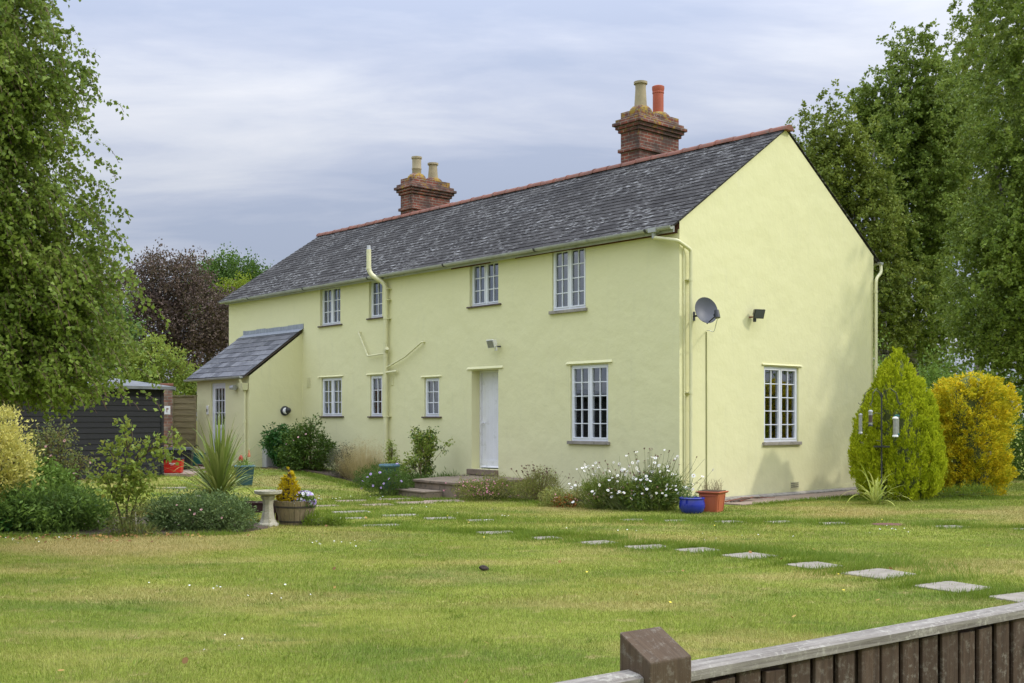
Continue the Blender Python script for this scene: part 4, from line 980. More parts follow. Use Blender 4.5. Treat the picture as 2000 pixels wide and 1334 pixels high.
# ------------------------------------------------------------------ pots and garden ornaments
e = empty('birdbath', G(-3.42, 15.7)); tag(e, 'pale stone birdbath with scalloped bowl in front of the barrel', 'birdbath'); e.scale = (1.0, 1.0, 1.0)
b = MB(); b.lathe([(.155, 0), (.15, .03), (.125, .05), (.10, .10), (.08, .2), (.072, .3), (.082, .37), (.10, .40), (.105, .42)], n=8); b.build('pedestal', 'bath_stone', e, bevel=.006)
b = MB(); n = 64; prof = [(.07, .421), (.15, .44), (.185, .455), (.19, .49), (.178, .495), (.165, .47), (.05, .455)]
i0 = len(b.v)
for (r, z) in prof:
    for j in range(n):
        th = 2 * math.pi * j / n; rr = r * (1 + (.022 * abs(math.sin(th * 9)) if r > .16 else 0)); b.v.append((rr * math.cos(th), rr * math.sin(th), z + (.006 * abs(math.sin(th * 9)) if z > .48 else 0)))
for k in range(len(prof) - 1):
    for j in range(n): b.f.append([i0 + k * n + j, i0 + k * n + (j + 1) % n, i0 + (k + 1) * n + (j + 1) % n, i0 + (k + 1) * n + j]); b.m.append(0)
b.f.append([i0 + j for j in range(n)][::-1]); b.f.append([i0 + (len(prof) - 1) * n + j for j in range(n)]); b.m += [0, 0]
b.build('bowl', 'bath_stone', e, smooth=True)
# half barrel
e = empty('barrel_planter', G(-3.09, 15.98)); tag(e, 'oak half barrel planter holding a golden conifer and violet flowers', 'planter')
b = MB(); n = 22
for k in range(n):
    a0, a1 = 2 * math.pi * k / n + .008, 2 * math.pi * (k + 1) / n - .008; bot, top = [], []
    for lst, r, z in ((bot, .215, 0), (top, .31, .345 + .004 * math.sin(k * 3))):
        lst += [(r * math.cos(a0), r * math.sin(a0), z), (r * math.cos(a1), r * math.sin(a1), z), ((r - .022) * math.cos(a1), (r - .022) * math.sin(a1), z), ((r - .022) * math.cos(a0), (r - .022) * math.sin(a0), z)]
    b.hexa(bot, top)
b.build('staves', 'barrel_oak', e, bevel=.003)
for z, w_ in ((.245, .028), (.04, .025)):
    b = MB(); r0 = .215 + .095 * z / .345 + .004; r1 = .215 + .095 * (z + w_) / .345 + .004; b.lathe([(r0 - .008, z), (r0, z), (r1, z + w_), (r1 - .008, z + w_)], n=32); b.build('hoop', 'iron_band', e, smooth=True)
b = MB(); b.lathe([(.255, .27), (.27, .30), (.1, .31), (.02, .315)], n=20); b.build('compost', 'soil', e)
def plant(name, label, cat, loc, group=None, rz=0):
    e = empty(name, loc, rz); tag(e, label, cat, group); return e
def spray_conifer(e, prof, n, L, W, mat, seed, squash=1.0, upz=.9, name='foliage', lump=.08, tuft=60, ts=(.06, .12), bend=.12):
    """prof: (z, r) outline; tufts of scale-leaf sprays pointing up and out over its surface"""
    rg = np.random.default_rng(seed); pz = np.array([p[0] for p in prof]); pr = np.array([p[1] for p in prof]); m = n // tuft
    z = np.interp(rg.random(m), np.cumsum(np.r_[0, (pr[1:] + pr[:-1]) / 2 * np.diff(pz)]) / np.sum((pr[1:] + pr[:-1]) / 2 * np.diff(pz)), pz)
    th = rg.random(m) * 2 * np.pi
    lob = 1 + lump * np.sin(th * 3 + z * 4 + seed) + lump * .8 * np.sin(th * 7 - z * 9 + 1) + lump * .6 * np.sin(th * 13 + z * 17)
    rr = np.interp(z, pz, pr) * lob * (1.02 - bend * rg.random(m) ** .8)
    P = np.stack([rr * np.cos(th), rr * np.sin(th) * squash, z], -1); Dn = np.stack([np.cos(th), np.sin(th), np.full(m, upz)], -1); Dn = nrm(Dn + rg.normal(size=(m, 3)) * .25)
    P2 = np.repeat(P, tuft, 0); D2 = np.repeat(Dn, tuft, 0); k = rg.random((m * tuft, 1)); sz = np.repeat(rg.uniform(.6, 1.3, (m, 1)), tuft, 0)
    P2 = P2 + D2 * (k - .45) * ts[1] * 2 * sz + rg.normal(size=P2.shape) * ts[0] * sz * (1.1 - k)
    T = D2 + rg.normal(size=P2.shape) * .35; N = m * tuft
    V = leafquads(P2, T, rg.uniform(.6, 1.35, N) * L, rg.uniform(.7, 1.3, N) * W, rg, .3)
    return npmesh(name, V, 4, mat, e)
def core(e, prof, mat, k=.72, squash=1.0):
    b = MB(); b.lathe([(max(.01, r * k), z) for z, r in prof], n=14); o_ = b.build('branches', mat, e); o_.scale = (1, squash, 1); return o_
c_ = plant('dwarf_conifer', 'small bright golden cone shaped conifer growing in the half barrel', 'conifer', G(-3.17, 15.93) + Vector((0, 0, .29)))
pf = [(0, .12), (.07, .165), (.19, .14), (.31, .085), (.42, .045), (.50, .010)]
spray_conifer(c_, pf, 7000, .028, .012, 'small_gold_conifer', 3, lump=.06, tuft=35, ts=(.012, .022)); core(c_, pf, 'soil', .6)
f_ = plant('violet_flowers', 'clump of white and violet flowers spilling over the barrel rim', 'flowers', G(-3.0, 15.86) + Vector((.0, 0, .29)))
crown('leaves', [(.06, 0, .06, .13, .10, .10)], 60, 12, .02, .04, .02, 'perennial_leaf', f_, 5)
rd = random.Random(8); pts = []
for k in range(95):
    th = rd.uniform(0, 2 * math.pi); ph = rd.uniform(.0, 1.35); pts.append((.06 + .155 * math.cos(th) * math.cos(ph), .11 * math.sin(th) * math.cos(ph), .06 + .13 * math.sin(ph) - .05 * (math.cos(ph) > .8)))
flowers(f_, pts[:55], 'violet', seed=4, s=(.7, 1)); flowers(f_, pts[55:], 'paleviolet', seed=5, s=(.7, 1))
# trough
e = empty('wooden_trough', G(-3.72, 16.35), R(-4)); tag(e, 'low dark brown wooden bench trough behind the birdbath', 'trough')
b = MB(); b.box(-.32, .32, -.14, -.115, .14, .27); b.box(-.32, .32, .115, .14, .14, .27); b.box(-.32, -.295, -.114, .114, .14, .27); b.box(.295, .32, -.114, .114, .14, .27); b.box(-.294, .294, -.114, .114, .14, .17); b.build('trough_box', 'trough_brown', e)
for x in (-.27, .27):
    for y in (-.10, .10):
        b = MB(); b.box(x - .02, x + .02, y - .02, y + .02, 0, .139); b.build('leg', 'trough_brown', e)
b = MB(); b.box(-.34, .34, -.155, -.10, .272, .288); b.box(-.34, .34, .10, .155, .272, .288); b.build('rim', 'trough_brown', e)
e = empty('square_planter', G(-5.62, 23.5), R(20)); tag(e, 'tall square teal planter with ornaments standing behind the spiky plant', 'planter')
tapered(e, 'planter_body', 'teal_plastic', .30, .38, .42); boxrim(e, 'rim', 'teal_rim', .42, .42, .385, .035); b = MB(); b.box(-.16, .16, -.16, .16, .38, .395); b.build('compost', 'soil', e)
cp = plant('bedding_plant', 'red and orange flowers on stalks growing in the square teal planter', 'flowers', G(-5.62, 23.5) + Vector((0, 0, .39)))
b = MB(); sg = [[(0, 0, 0), (.04, 0, .14), (.10, 0, .30)], [(0, 0, 0), (-.06, 0, .1), (-.07, 0, .2)], [(0, 0, 0), (.03, 0, .1), (.06, .02, .17)]]; sticks('stems', sg, .008, 'stem_green', cp)
crown('leaves', [(0, 0, .04, .15, .12, .06)], 24, 10, .03, .07, .02, 'shrub_leaf', cp, 6)
b = MB(); b.lathe([(.045, 0), (.05, .04), (.035, .09), (.012, .12)], c=(-.07, 0, .12), n=10, mi=0); b.build('flower', 'petal_red', cp, smooth=True)
b = MB(); b.lathe([(.03, 0), (.034, .03), (.022, .09), (.010, .15)], c=(.10, 0, .20), n=10); b.build('flower', 'petal_orange', cp, smooth=True)
# round teal pot
e = empty('round_pot', G(-2.55, 23.3)); tag(e, 'round blue green pot half hidden behind the lilac flowered bush', 'pot')
b = MB(); b.lathe([(.14, 0), (.16, .15), (.19, .50)], n=28); b.build('pot_body', 'teal_plastic', e, smooth=True)
b = MB(); b.lathe([(.185, .49), (.215, .50), (.225, .53), (.21, .56), (.18, .555), (.17, .53)], n=28); b.build('rim', 'teal_rim', e, smooth=True)
# blue glazed pot
e = empty('glazed_pot', G(2.87, 17.85)); tag(e, 'squat shiny cobalt blue glazed pot at the cottage corner', 'pot')
b = MB(); b.lathe([(.145, 0), (.18, .03), (.205, .09), (.208, .15), (.195, .20), (.19, .225)], n=40); b.build('pot_body', 'blue_glaze', e, smooth=True)
b = MB(); b.lathe([(.188, .224), (.203, .23), (.206, .243), (.198, .255), (.185, .255), (.178, .235)], n=40); b.build('rim', 'blue_glaze', e, smooth=True)
b = MB(); b.lathe([(.18, .22), (.1, .232), (.02, .235)], n=20); b.build('compost', 'soil', e)
p_ = plant('pot_daisy', 'sparse leggy white daisy growing in the blue glazed pot', 'flowers', G(2.87, 17.85) + Vector((0, 0, .23)))
sticks('stems', [[(-.1, 0, 0), (-.16, 0, .14), (-.12, -.02, .30)], [(-.1, 0, 0), (-.02, 0, .2), (.02, -.02, .36)], [(0, 0, 0), (.08, 0, .10), (.13, 0, .20)], [(-.1, 0, 0), (-.2, 0, .1), (-.24, 0, .16)]], .006, 'stem_green', p_)
crown('leaves', [(-.06, 0, .04, .15, .12, .05), (-.12, 0, .2, .08, .06, .12)], 30, 9, .025, .05, .012, 'perennial_leaf', p_, 8)
flowers(p_, [(-.12, -.03, .31), (.02, -.03, .37)], 'daisy'); flowers(p_, [(.13, 0, .21), (.12, -.12, .03)], 'seedhead')
e = empty('terracotta_planter', G(3.24, 18.12), R(-32)); tag(e, 'square terracotta coloured planter with flared rim beside the blue pot', 'planter')
tapered(e, 'planter_body', 'terracotta_plastic', .27, .34, .33)
b = MB()
for sgn in (1, -1):
    b.box(-.13, .13, sgn * .172 - .006, sgn * .172 + .006, .262, .276); 
for s_ in (0, 1):
    M_ = (lambda x, y, z: (x, y, z)) if s_ == 0 else (lambda x, y, z: (-y, x, z))
    for sx2 in (-1, 1): b.hexa([M_(sx2 * .10 - .006, -.150, .04), M_(sx2 * .10 + .006, -.150, .04), M_(sx2 * .10 + .006, -.14, .04), M_(sx2 * .10 - .006, -.14, .04)], [M_(sx2 * .125 - .006, -.174, .262), M_(sx2 * .125 + .006, -.174, .262), M_(sx2 * .125 + .006, -.16, .262), M_(sx2 * .125 - .006, -.16, .262)])
b.build('panel_trim', 'terracotta_plastic', e)
b = MB(); R_ = lambda w_, z: [(-w_, -w_, z), (w_, -w_, z), (w_, w_, z), (-w_, w_, z)]
b.hexa(R_(.178, .298), R_(.205, .318)); b.hexa(R_(.206, .319), R_(.206, .334)); b.build('rim', 'terracotta_plastic', e, bevel=.006)
b = MB(); b.box(-.17, .17, -.17, .17, .335, .345); b.build('compost', 'soil', e)
p_ = plant('thin_grass', 'sparse dry seedlings standing in the terracotta coloured planter', 'grass', G(3.24, 18.12) + Vector((0, 0, .345)))
rd = random.Random(3); sg = []
for k in range(60):
    x, y = rd.uniform(-.15, .15), rd.uniform(-.15, .15); h = rd.uniform(.06, .2); sg.append([(x, y, 0), (x + rd.gauss(0, .015), y, h * .6), (x + rd.gauss(0, .035), y, h)])
sticks('stems', sg, .003, 'dead_stem', p_, 3)
# birdbath neighbour stone
e = empty('rock', G(-6.92, 15.25)); tag(e, 'pale flat rock at the foot of the variegated shrub', 'rock')
bm = bmesh.new(); bmesh.ops.create_icosphere(bm, subdivisions=3, radius=.16)
for v_ in bm.verts: v_.co *= 1 + .25 * noise.noise(v_.co * 7); v_.co.z *= .5
me = bpy.data.meshes.new('stone'); bm.to_mesh(me); bm.free(); link('stone', me, 'rock', e)
e = empty('earth_clod', G(-.28, 11.1)); tag(e, 'small dark clod lying alone in the middle of the lawn', 'clod')
bm = bmesh.new(); bmesh.ops.create_icosphere(bm, subdivisions=3, radius=.045)
for v_ in bm.verts: v_.co *= 1 + .35 * noise.noise(v_.co * 22); v_.co.z *= .6; v_.co.z += .03; v_.co.x *= 1.1
me = bpy.data.meshes.new('clod'); bm.to_mesh(me); bm.free(); link('clod', me, 'earth_clod', e)
# sticks by the gable
e = empty('fallen_sticks', HG(1.3, .42, .03)); tag(e, 'bundle of dry brown sticks on the path beside the terracotta planter', 'sticks')
rd = random.Random(6)
for k in range(7):
    p0 = Vector((VX, VY, 0)) * rd.uniform(-.7, -.2) + Vector((-UX, -UY, 0)) * rd.uniform(-.15, .2); p1 = Vector((VX, VY, 0)) * rd.uniform(.1, .9) + Vector((-UX, -UY, 0)) * rd.uniform(-.15, .2)
    b = MB(); b.tube([tuple(p0 + Vector((0, 0, .01))), tuple(p0.lerp(p1, .5) + Vector((rd.gauss(0, .03), 0, .05))), tuple(p1 + Vector((0, 0, .015)))], [.012, .01, .004], 6); b.build('stick', 'bark_brown' if k % 3 else 'rust_bracket', e)

# bird feeder pole with its feeders
FP = G(6.70, 20.3)
e = empty('bird_feeder_pole', FP); tag(e, 'slim dark metal bird feeding pole with crook arms and tray', 'feeder pole')
b = MB(); b.tube([(0, 0, 0), (0, 0, 1.98)], .014, 8); b.build('pole', 'dark_metal', e)
def crook(x, y, s, h=.0): return [(0, 0, 1.86 + h), (s * .05 * x, .05 * y, 2.00 + h), (s * .16 * x, .16 * y, 2.06 + h), (s * .28 * x, .28 * y, 1.98 + h), (s * .31 * x, .31 * y, 1.82 + h), (s * .36 * x, .36 * y, 1.76 + h), (s * .40 * x, .40 * y, 1.80 + h)]
for (x, y, s) in ((1, .2, -1), (.75, -.6, -1), (1, .25, 1), (.8, -.5, 1)):
    b = MB(); b.tube(crook(x, y, s), .006, 6); b.build('crook_arm', 'dark_metal', e)
b = MB(); b.lathe([(.13, .99), (.14, .995), (.145, 1.02), (.138, 1.02), (.13, 1.0)], n=20); b.build('tray', 'dark_metal', e)
b = MB(); b.tube([(-.10, .0, 1.12), (-.0, .0, 1.10)], .006, 6); b.tube([(0, -.0, 1.60), (-.12, -.02, 1.62), (-.2, -.02, 1.56)], .005, 6); b.build('side_hook', 'dark_metal', e)
def feeder(loc, label, r, h, cap, tube, fill, base, perch=True):
    e = empty('bird_feeder', loc); tag(e, label, 'bird feeder', 'feeders hanging from the feeding pole')
    b = MB(); b.tube([(-.0, 0, 0), (-.03, 0, -.04), (-.035, 0, -.10)], .003, 5); b.tube([(0, 0, 0), (.03, 0, -.04), (.035, 0, -.10)], .003, 5); b.build('handle', 'dark_metal', e)
    b = MB(); b.lathe([(r * 1.25, -.13), (r * 1.2, -.11), (r * .7, -.095), (.01, -.09)], n=16); b.build('cap', cap, e, smooth=True)
    b = MB(); b.lathe([(r, -.13 - h), (r, -.131)], n=16); b.build('tube', tube, e, smooth=True)
    b = MB(); b.lathe([(r * 1.02, -.13 - h * fill), (r * 1.02, -.13 - h * .25)], n=16) if fill else None
    if fill: b.build('seed_fill', 'seed_dark', e)
    b = MB(); b.lathe([(r * 1.25, -.165 - h), (r * 1.2, -.14 - h), (r, -.129 - h)], n=16); b.build('base', base, e)
    if perch: b = MB(); b.tube([(-.07, 0, -.10 - h), (.07, 0, -.10 - h)], .004, 5); b.build('perch', 'dark_metal', e)
hk = lambda x, y, s: FP + Vector((s * .36 * x, .36 * y, 1.76))
feeder(hk(1, .2, -1) + Vector((0, 0, -.06)), 'leftmost grey bird feeder nearest the house wall', .032, .30, 'steel_mesh', 'steel_mesh', 0, 'steel_mesh')
feeder(hk(.75, -.6, -1), 'bird feeder with dark seed half filling its clear tube', .034, .22, 'gutter_grey', 'steel_mesh', .85, 'dark_metal')
feeder(FP + Vector((.18, -.2, 1.64)), 'white capped mesh bird feeder right of the pole', .042, .29, 'white_paint', 'steel_mesh', 0, 'white_paint', False)
feeder(FP + Vector((.27, -.02, 1.68)), 'green capped bird feeder rightmost on the pole', .040, .30, 'green_plastic', 'steel_mesh', 0, 'green_plastic', False)

# ------------------------------------------------------------------ soil beds
def bed(name, pts, h=.03):
    b = MB(); c_ = Vector((sum(p[0] for p in pts) / len(pts), sum(p[1] for p in pts) / len(pts), 0)); n = len(pts)
    ring = lambda k, z: [(c_.x + (p[0] - c_.x) * k, c_.y + (p[1] - c_.y) * k, float(GZ(p[0], p[1])) + z) for p in pts]
    R0, R1, R2 = ring(1, -.03), ring(.95, h * .8), ring(.6, h)
    for k in range(n):
        for A, B in ((R0, R1), (R1, R2)): b.poly([A[k], A[(k + 1) % n], B[(k + 1) % n], B[k]])
        b.poly([R2[k], R2[(k + 1) % n], (c_.x, c_.y, float(GZ(c_.x, c_.y)) + h)])
    o_ = b.build(name, 'soil', None); tag(o_, kind='structure')
BED1 = [(-8.4, 14.9), (-6.8, 14.45), (-5.6, 14.35), (-4.4, 14.4), (-3.5, 14.75), (-3.25, 15.4), (-3.6, 16.1), (-4.4, 16.9), (-5.8, 17.0), (-7.2, 17.2), (-8.6, 17.0)]
BED2 = [tuple(H(u, o)[:2]) for u, o in ((.12, .02), (.05, 1.5), (1.2, 1.55), (2.4, 1.35), (3.3, 1.5), (3.6, .9), (3.7, .02))]
BED3 = [tuple(H(u, o)[:2]) for u, o in ((6.1, .02), (6.0, 1.6), (7.0, 1.7), (8.6, 1.35), (10, 1.2), (11.4, 1.3), (12.6, 1.4), (12.7, .02))]
bed('flower_bed', BED1); bed('flower_bed', BED2); bed('flower_bed', BED3)

# ------------------------------------------------------------------ shrubs and flowers
def bush(name, label, cat, loc, blobs, nclump, per, spread, L, W, mat, seed, stem='twig', droop=.1, inner=.6, out=.6, dead=True, **kw):
    e = plant(name, label, cat, loc); o_ = crown('foliage', blobs, nclump, per, spread, L, W, mat, e, seed, droop, inner, out, **kw)
    rd = random.Random(seed); sg = []
    for bl in blobs:
        for k in range(8):
            th, ph = rd.uniform(0, 6.28), rd.uniform(.1, 1.4); t = Vector((bl[0] + bl[3] * .75 * math.cos(th) * math.cos(ph), bl[1] + bl[4] * .75 * math.sin(th) * math.cos(ph), bl[2] + bl[5] * .75 * math.sin(ph)))
            s0 = Vector((bl[0] * .35 + rd.gauss(0, .04), bl[1] * .35 + rd.gauss(0, .04), 0)); sg.append([tuple(s0), tuple(s0.lerp(t, .5) + Vector((0, 0, .05))), tuple(t)])
    sticks('stems', sg, .010, stem, e, 5)
    return e
# against the front wall, from the porch to the door
bush('evergreen_shrub', 'dark glossy leaved shrub touching the porch side wall', 'shrub', G(*H(12.0, .95)[:2]), [(0, 0, .62, .42, .4, .38), (-.18, -.1, .80, .28, .25, .30), (-.30, 0, .62, .22, .25, .16), (.1, .0, .3, .38, .35, .28)], 260, 18, .05, .095, .035, 'glossy_leaf', 31, droop=.35)
e = bush('rhododendron', 'rounded dark green bush with a tall shoot and few pink flowers', 'shrub', G(*H(10.75, 1.0)[:2]), [(0, 0, .5, .55, .5, .48), (-.25, .1, .78, .32, .3, .32), (.05, 0, 1.02, .2, .2, .30), (.38, -.1, .38, .3, .3, .34), (-.35, -.1, .35, .35, .3, .33)], 420, 18, .05, .07, .03, 'rhodo_leaf', 32, droop=.0)
flowers(e, [(-.3, -.5, .75), (-.18, -.5, .83), (.0, -.5, .9), (-.5, -.3, .66), (.3, -.48, .5)], 'rose', s=(.5, .9))
bush('grey_shrub', 'small grey leaved shrub with dead heads left of the dry grass', 'shrub', G(*H(9.15, 1.15)[:2]), [(0, 0, .35, .30, .3, .32), (.1, 0, .5, .22, .2, .22)], 160, 14, .05, .045, .014, 'sage_leaf', 33, stem='dead_stem')
# dry grass clump
e = plant('dry_grass_clump', 'large clump of straw coloured dry grass below the soil pipe', 'grass', G(*H(8.55, .95)[:2]))
rd = random.Random(12); sg = []
for k in range(1300):
    a = rd.uniform(0, 6.28); r = rd.random() ** .5 * .38; x, y = r * math.cos(a), r * math.sin(a) * .7; h = rd.uniform(.45, 1.0) * (1 - .35 * r)
    sg.append(((x, y, 0), (x * 1.2 + rd.gauss(0, .12), y + rd.gauss(0, .1), h), h, rd.uniform(.005, .011), rd.uniform(.1, .9)))
ribbons('blades', sg, 'dry_grass', e, 1, segs=5)
crown('seed_heads', [(0, 0, .74, .52, .36, .22), (0, 0, .5, .52, .36, .3)], 260, 12, .04, .028, .008, 'dry_grass', e, 13)
e = bush('lilac_flower_bush', 'low spreading bush dotted with pale lilac daisies left of the lower step', 'flowers', G(-2.48, 22.0), [(0, 0, .22, .42, .36, .26), (-.2, 0, .34, .22, .25, .18), (.22, .05, .30, .22, .3, .22)], 330, 14, .045, .05, .012, 'perennial_leaf', 34, stem='stem_green', droop=-.3)
rd = random.Random(5); flowers(e, [(-.42, -.25, .30), (-.26, -.28, .44), (-.08, -.3, .47), (.1, -.34, .35), (.24, -.3, .42), (-.2, -.4, .22), (-.32, -.3, .38), (.0, -.36, .26), (.2, .2, .62), (-.05, -.38, .18), (.33, -.25, .3), (-.45, -.2, .16)], 'lilac', s=(.7, 1.1))
# rose bush
e = plant('rose_bush', 'tall loose rose bush with sparse leaves left of the landing', 'shrub', G(-1.93, 24.0))
rd = random.Random(21); sg = []; tips = []
for k in range(26):
    t = Vector((rd.gauss(.02, .34), rd.gauss(0, .2), rd.uniform(.4, 1.28))); t.x *= 1.25 - .5 * t.z; s0 = Vector((rd.gauss(0, .05), rd.gauss(0, .05), 0)); m_ = s0.lerp(t, .5) + Vector((rd.gauss(0, .05), 0, .06)); sg.append([tuple(s0), tuple(m_), tuple(t)]); tips += [t, m_.lerp(t, .5), m_.lerp(t, .75)]
sticks('stems', sg, .009, 'dead_stem', e)
crown('foliage', [(t.x, t.y, t.z, .075, .075, .06) for t in tips], 230, 9, .04, .06, .036, 'sapling_leaf', e, 22, .3)
crown('inner_leaves', [(t.x, t.y, t.z, .085, .075, .06) for t in tips[::2]], 110, 9, .045, .055, .034, 'rhodo_leaf', e, 23, .3)
bush('climber', 'narrow yellow green leafy shoot between dry grass and rose bush', 'shrub', G(*H(7.75, .75)[:2]), [(0, 0, .35, .12, .12, .34), (.02, 0, .75, .08, .08, .2)], 90, 12, .035, .05, .022, 'sapling_leaf', 35)
bush('low_edging_plant', 'low dark strappy edging plants along the wall beside the landing', 'plant', G(-1.55, 23.4), [(0, .1, .10, .55, .3, .16), (-.5, 0, .12, .3, .25, .18), (.3, .2, .1, .35, .25, .14)], 260, 14, .05, .10, .012, 'perennial_leaf', 36, stem='stem_green', droop=-.7)
bush('low_edging_plant', 'leafy green mound filling the gap behind the teal pot', 'plant', G(-2.9, 24.2), [(0, 0, .18, .55, .35, .24), (.5, -.1, .16, .4, .3, .2)], 240, 14, .05, .08, .014, 'perennial_leaf', 37, stem='stem_green', droop=-.4)
# right of the landing
e = bush('pink_flower_bush', 'low wide bush covered in small pink flowers right of the steps', 'flowers', G(-.48, 20.75), [(0, 0, .17, .50, .34, .24), (-.34, -.05, .20, .22, .25, .2), (.36, .1, .17, .3, .3, .2), (.72, .15, .14, .28, .3, .2), (.1, .1, .3, .25, .25, .14)], 520, 13, .045, .035, .014, 'border_leaf', 41, stem='stem_green', droop=-.1)
rd = random.Random(9); flowers(e, [(x := rd.gauss(-.05, .3), rd.uniform(-.42, -.15), rd.uniform(.1, .40)) for _ in range(80)], 'pink', s=(.7, 1.2), seed=3)
e = bush('seedhead_plant', 'brown twiggy plant with many dark seed heads on thin stalks', 'plant', G(.52, 20.4), [(0, 0, .24, .36, .3, .26), (.08, 0, .40, .26, .22, .18), (-.25, 0, .2, .25, .2, .18)], 330, 13, .05, .045, .010, 'border_leaf', 42, stem='dead_stem', droop=-.4)
rd = random.Random(10); sg = []; hd = []
for k in range(55):
    x = rd.gauss(0, .1); t = (x * 2.4 + rd.gauss(0, .12), rd.uniform(-.25, .2), rd.uniform(.42, .68)); sg.append([(x, 0, .1), ((x + t[0]) / 2, t[1] / 2, t[2] * .6), t]); hd.append(t)
sticks('stalks', sg, .005, 'dead_stem', e, 3); flowers(e, hd, 'seedhead', 'seed_head', s=(.9, 1.4), face=(0, -.3, 1))
e = bush('red_tinged_plant', 'low sprawling plant with reddish leaves and tiny pink flowers', 'plant', G(1.02, 19.3), [(0, 0, .10, .46, .28, .16), (-.3, .1, .12, .25, .25, .18), (.32, .1, .14, .25, .2, .2)], 300, 13, .045, .04, .016, 'border_leaf', 43, stem='stem_green')
crown('red_leaves', [(-.1, -.1, .08, .25, .2, .10)], 40, 9, .03, .05, .028, 'autumn_leaf', e, 44)
rd = random.Random(13); flowers(e, [(rd.uniform(-.4, .4), rd.uniform(-.32, -.2), rd.uniform(.08, .28)) for _ in range(16)], 'pink', s=(.6, .9))
sg = [[(.1, .2, 0), (.12, .2, .35), (.2, .2, .62)], [(.1, .2, 0), (.2, .2, .3), (.3, .2, .45)], [(.1, .2, .2), (.02, .2, .4), (-.02, .2, .55)]]; sticks('stalks', sg, .004, 'dead_stem', e, 3); flowers(e, [s[-1] for s in sg], 'seedhead', 'seed_head', s=(.5, .8))
def daisies(label, loc, blobs, mat, ncl, nst, hr, spreadx, seed, fl, sh, L=.07, W=.014):
    e = bush('daisy_clump', label, 'flowers', loc, blobs, ncl, 13, .05, L, W, mat, seed, stem='stem_green', droop=-.35)
    rd = random.Random(seed); sg = []; hd = []
    for k in range(nst):
        x, y = rd.gauss(0, spreadx * .35), rd.gauss(0, .1); a = rd.uniform(*hr); a *= 1 - .25 * abs(x / spreadx); t = (x * 1.35 + rd.gauss(0, .04), y + rd.uniform(-.28, .12) - .26 * (a < .55), a)
        sg.append([(x * .7, y, 0), (x + rd.gauss(0, .02), y, a * .6), t]); hd.append(t)
    sticks('stalks', sg, .0045, 'stem_green', e, 3)
    flowers(e, hd[:fl], 'daisy', s=(.55, 1.0), seed=seed, face=(-.1, -.6, .8)); flowers(e, hd[fl:fl + sh], 'seedhead', 'seed_head', s=(.8, 1.2), seed=seed, face=(0, -.3, 1))
    return e
daisies('shorter yellow green clump of white daisies with leaning stems', G(1.62, 18.75), [(0, 0, .22, .36, .28, .25), (-.2, 0, .32, .2, .2, .18), (.2, 0, .28, .2, .22, .2)], 'daisy_leaf', 260, 90, (.2, .8), .8, 51, 58, 28, .10, .012)
daisies('tall dense clump of white daisies and brown heads at the cottage corner', G(2.28, 18.45), [(0, 0, .24, .46, .34, .28), (.15, 0, .38, .30, .28, .24), (-.25, -.05, .24, .26, .25, .24), (.33, 0, .26, .2, .25, .28)], 'daisy_leaf', 360, 200, (.18, 1.05), .95, 52, 125, 70, .08, .014)
crown('lower_leaves', [(0, 0, .25, .46, .34, .28)], 150, 12, .05, .08, .02, 'perennial_leaf', bpy.data.objects['daisy_clump.001'], 152, -.2)
# phormium
def swords(name, label, cat, loc, n, L, W, mat, seed, el=(20, 88), arch=(.4, 1.6), z0=0, spread=.04):
    e = plant(name, label, cat, loc); rd = random.Random(seed); sp = []
    for k in range(n):
        a = rd.uniform(0, 6.283); q = R(rd.uniform(*el)); d = (math.cos(a) * math.cos(q), math.sin(a) * math.cos(q), math.sin(q)); l = L * rd.uniform(.65, 1.1)
        sp.append(((rd.gauss(0, spread), rd.gauss(0, spread), z0), d, l, W * rd.uniform(.7, 1.2), rd.uniform(*arch)))
    ribbons('leaves', sp, mat, e, seed, segs=8); return e
swords('variegated_flax', 'arching yellow striped flax plant at the foot of the feeder pole', 'plant', G(6.42, 19.75), 46, .78, .042, 'phormium_leaf', 61, (35, 85), (1.4, 3.6))
e = swords('cordyline', 'large spiky cordyline with long sword leaves by the birdbath', 'plant', G(-4.42, 16.9), 160, 1.28, .042, 'cordyline_leaf', 62, (12, 86), (.5, 2.4), z0=.30, spread=.025)
rd = random.Random(63); sp = []
for k in range(42):
    a = rd.uniform(0, 6.28); q = R(rd.uniform(68, 89)); sp.append(((rd.gauss(0, .02), rd.gauss(0, .02), .42), (math.cos(a) * math.cos(q), math.sin(a) * math.cos(q), math.sin(q)), rd.uniform(.75, 1.02), rd.uniform(.03, .045), rd.uniform(.05, .4)))
ribbons('leaves', sp, 'cordyline_leaf', e, 5, segs=8)
b = MB(); b.tube([(0, 0, 0), (0, 0, .25), (0, 0, .46)], [.05, .04, .03], 10); b.build('trunk', 'bark_brown', e)
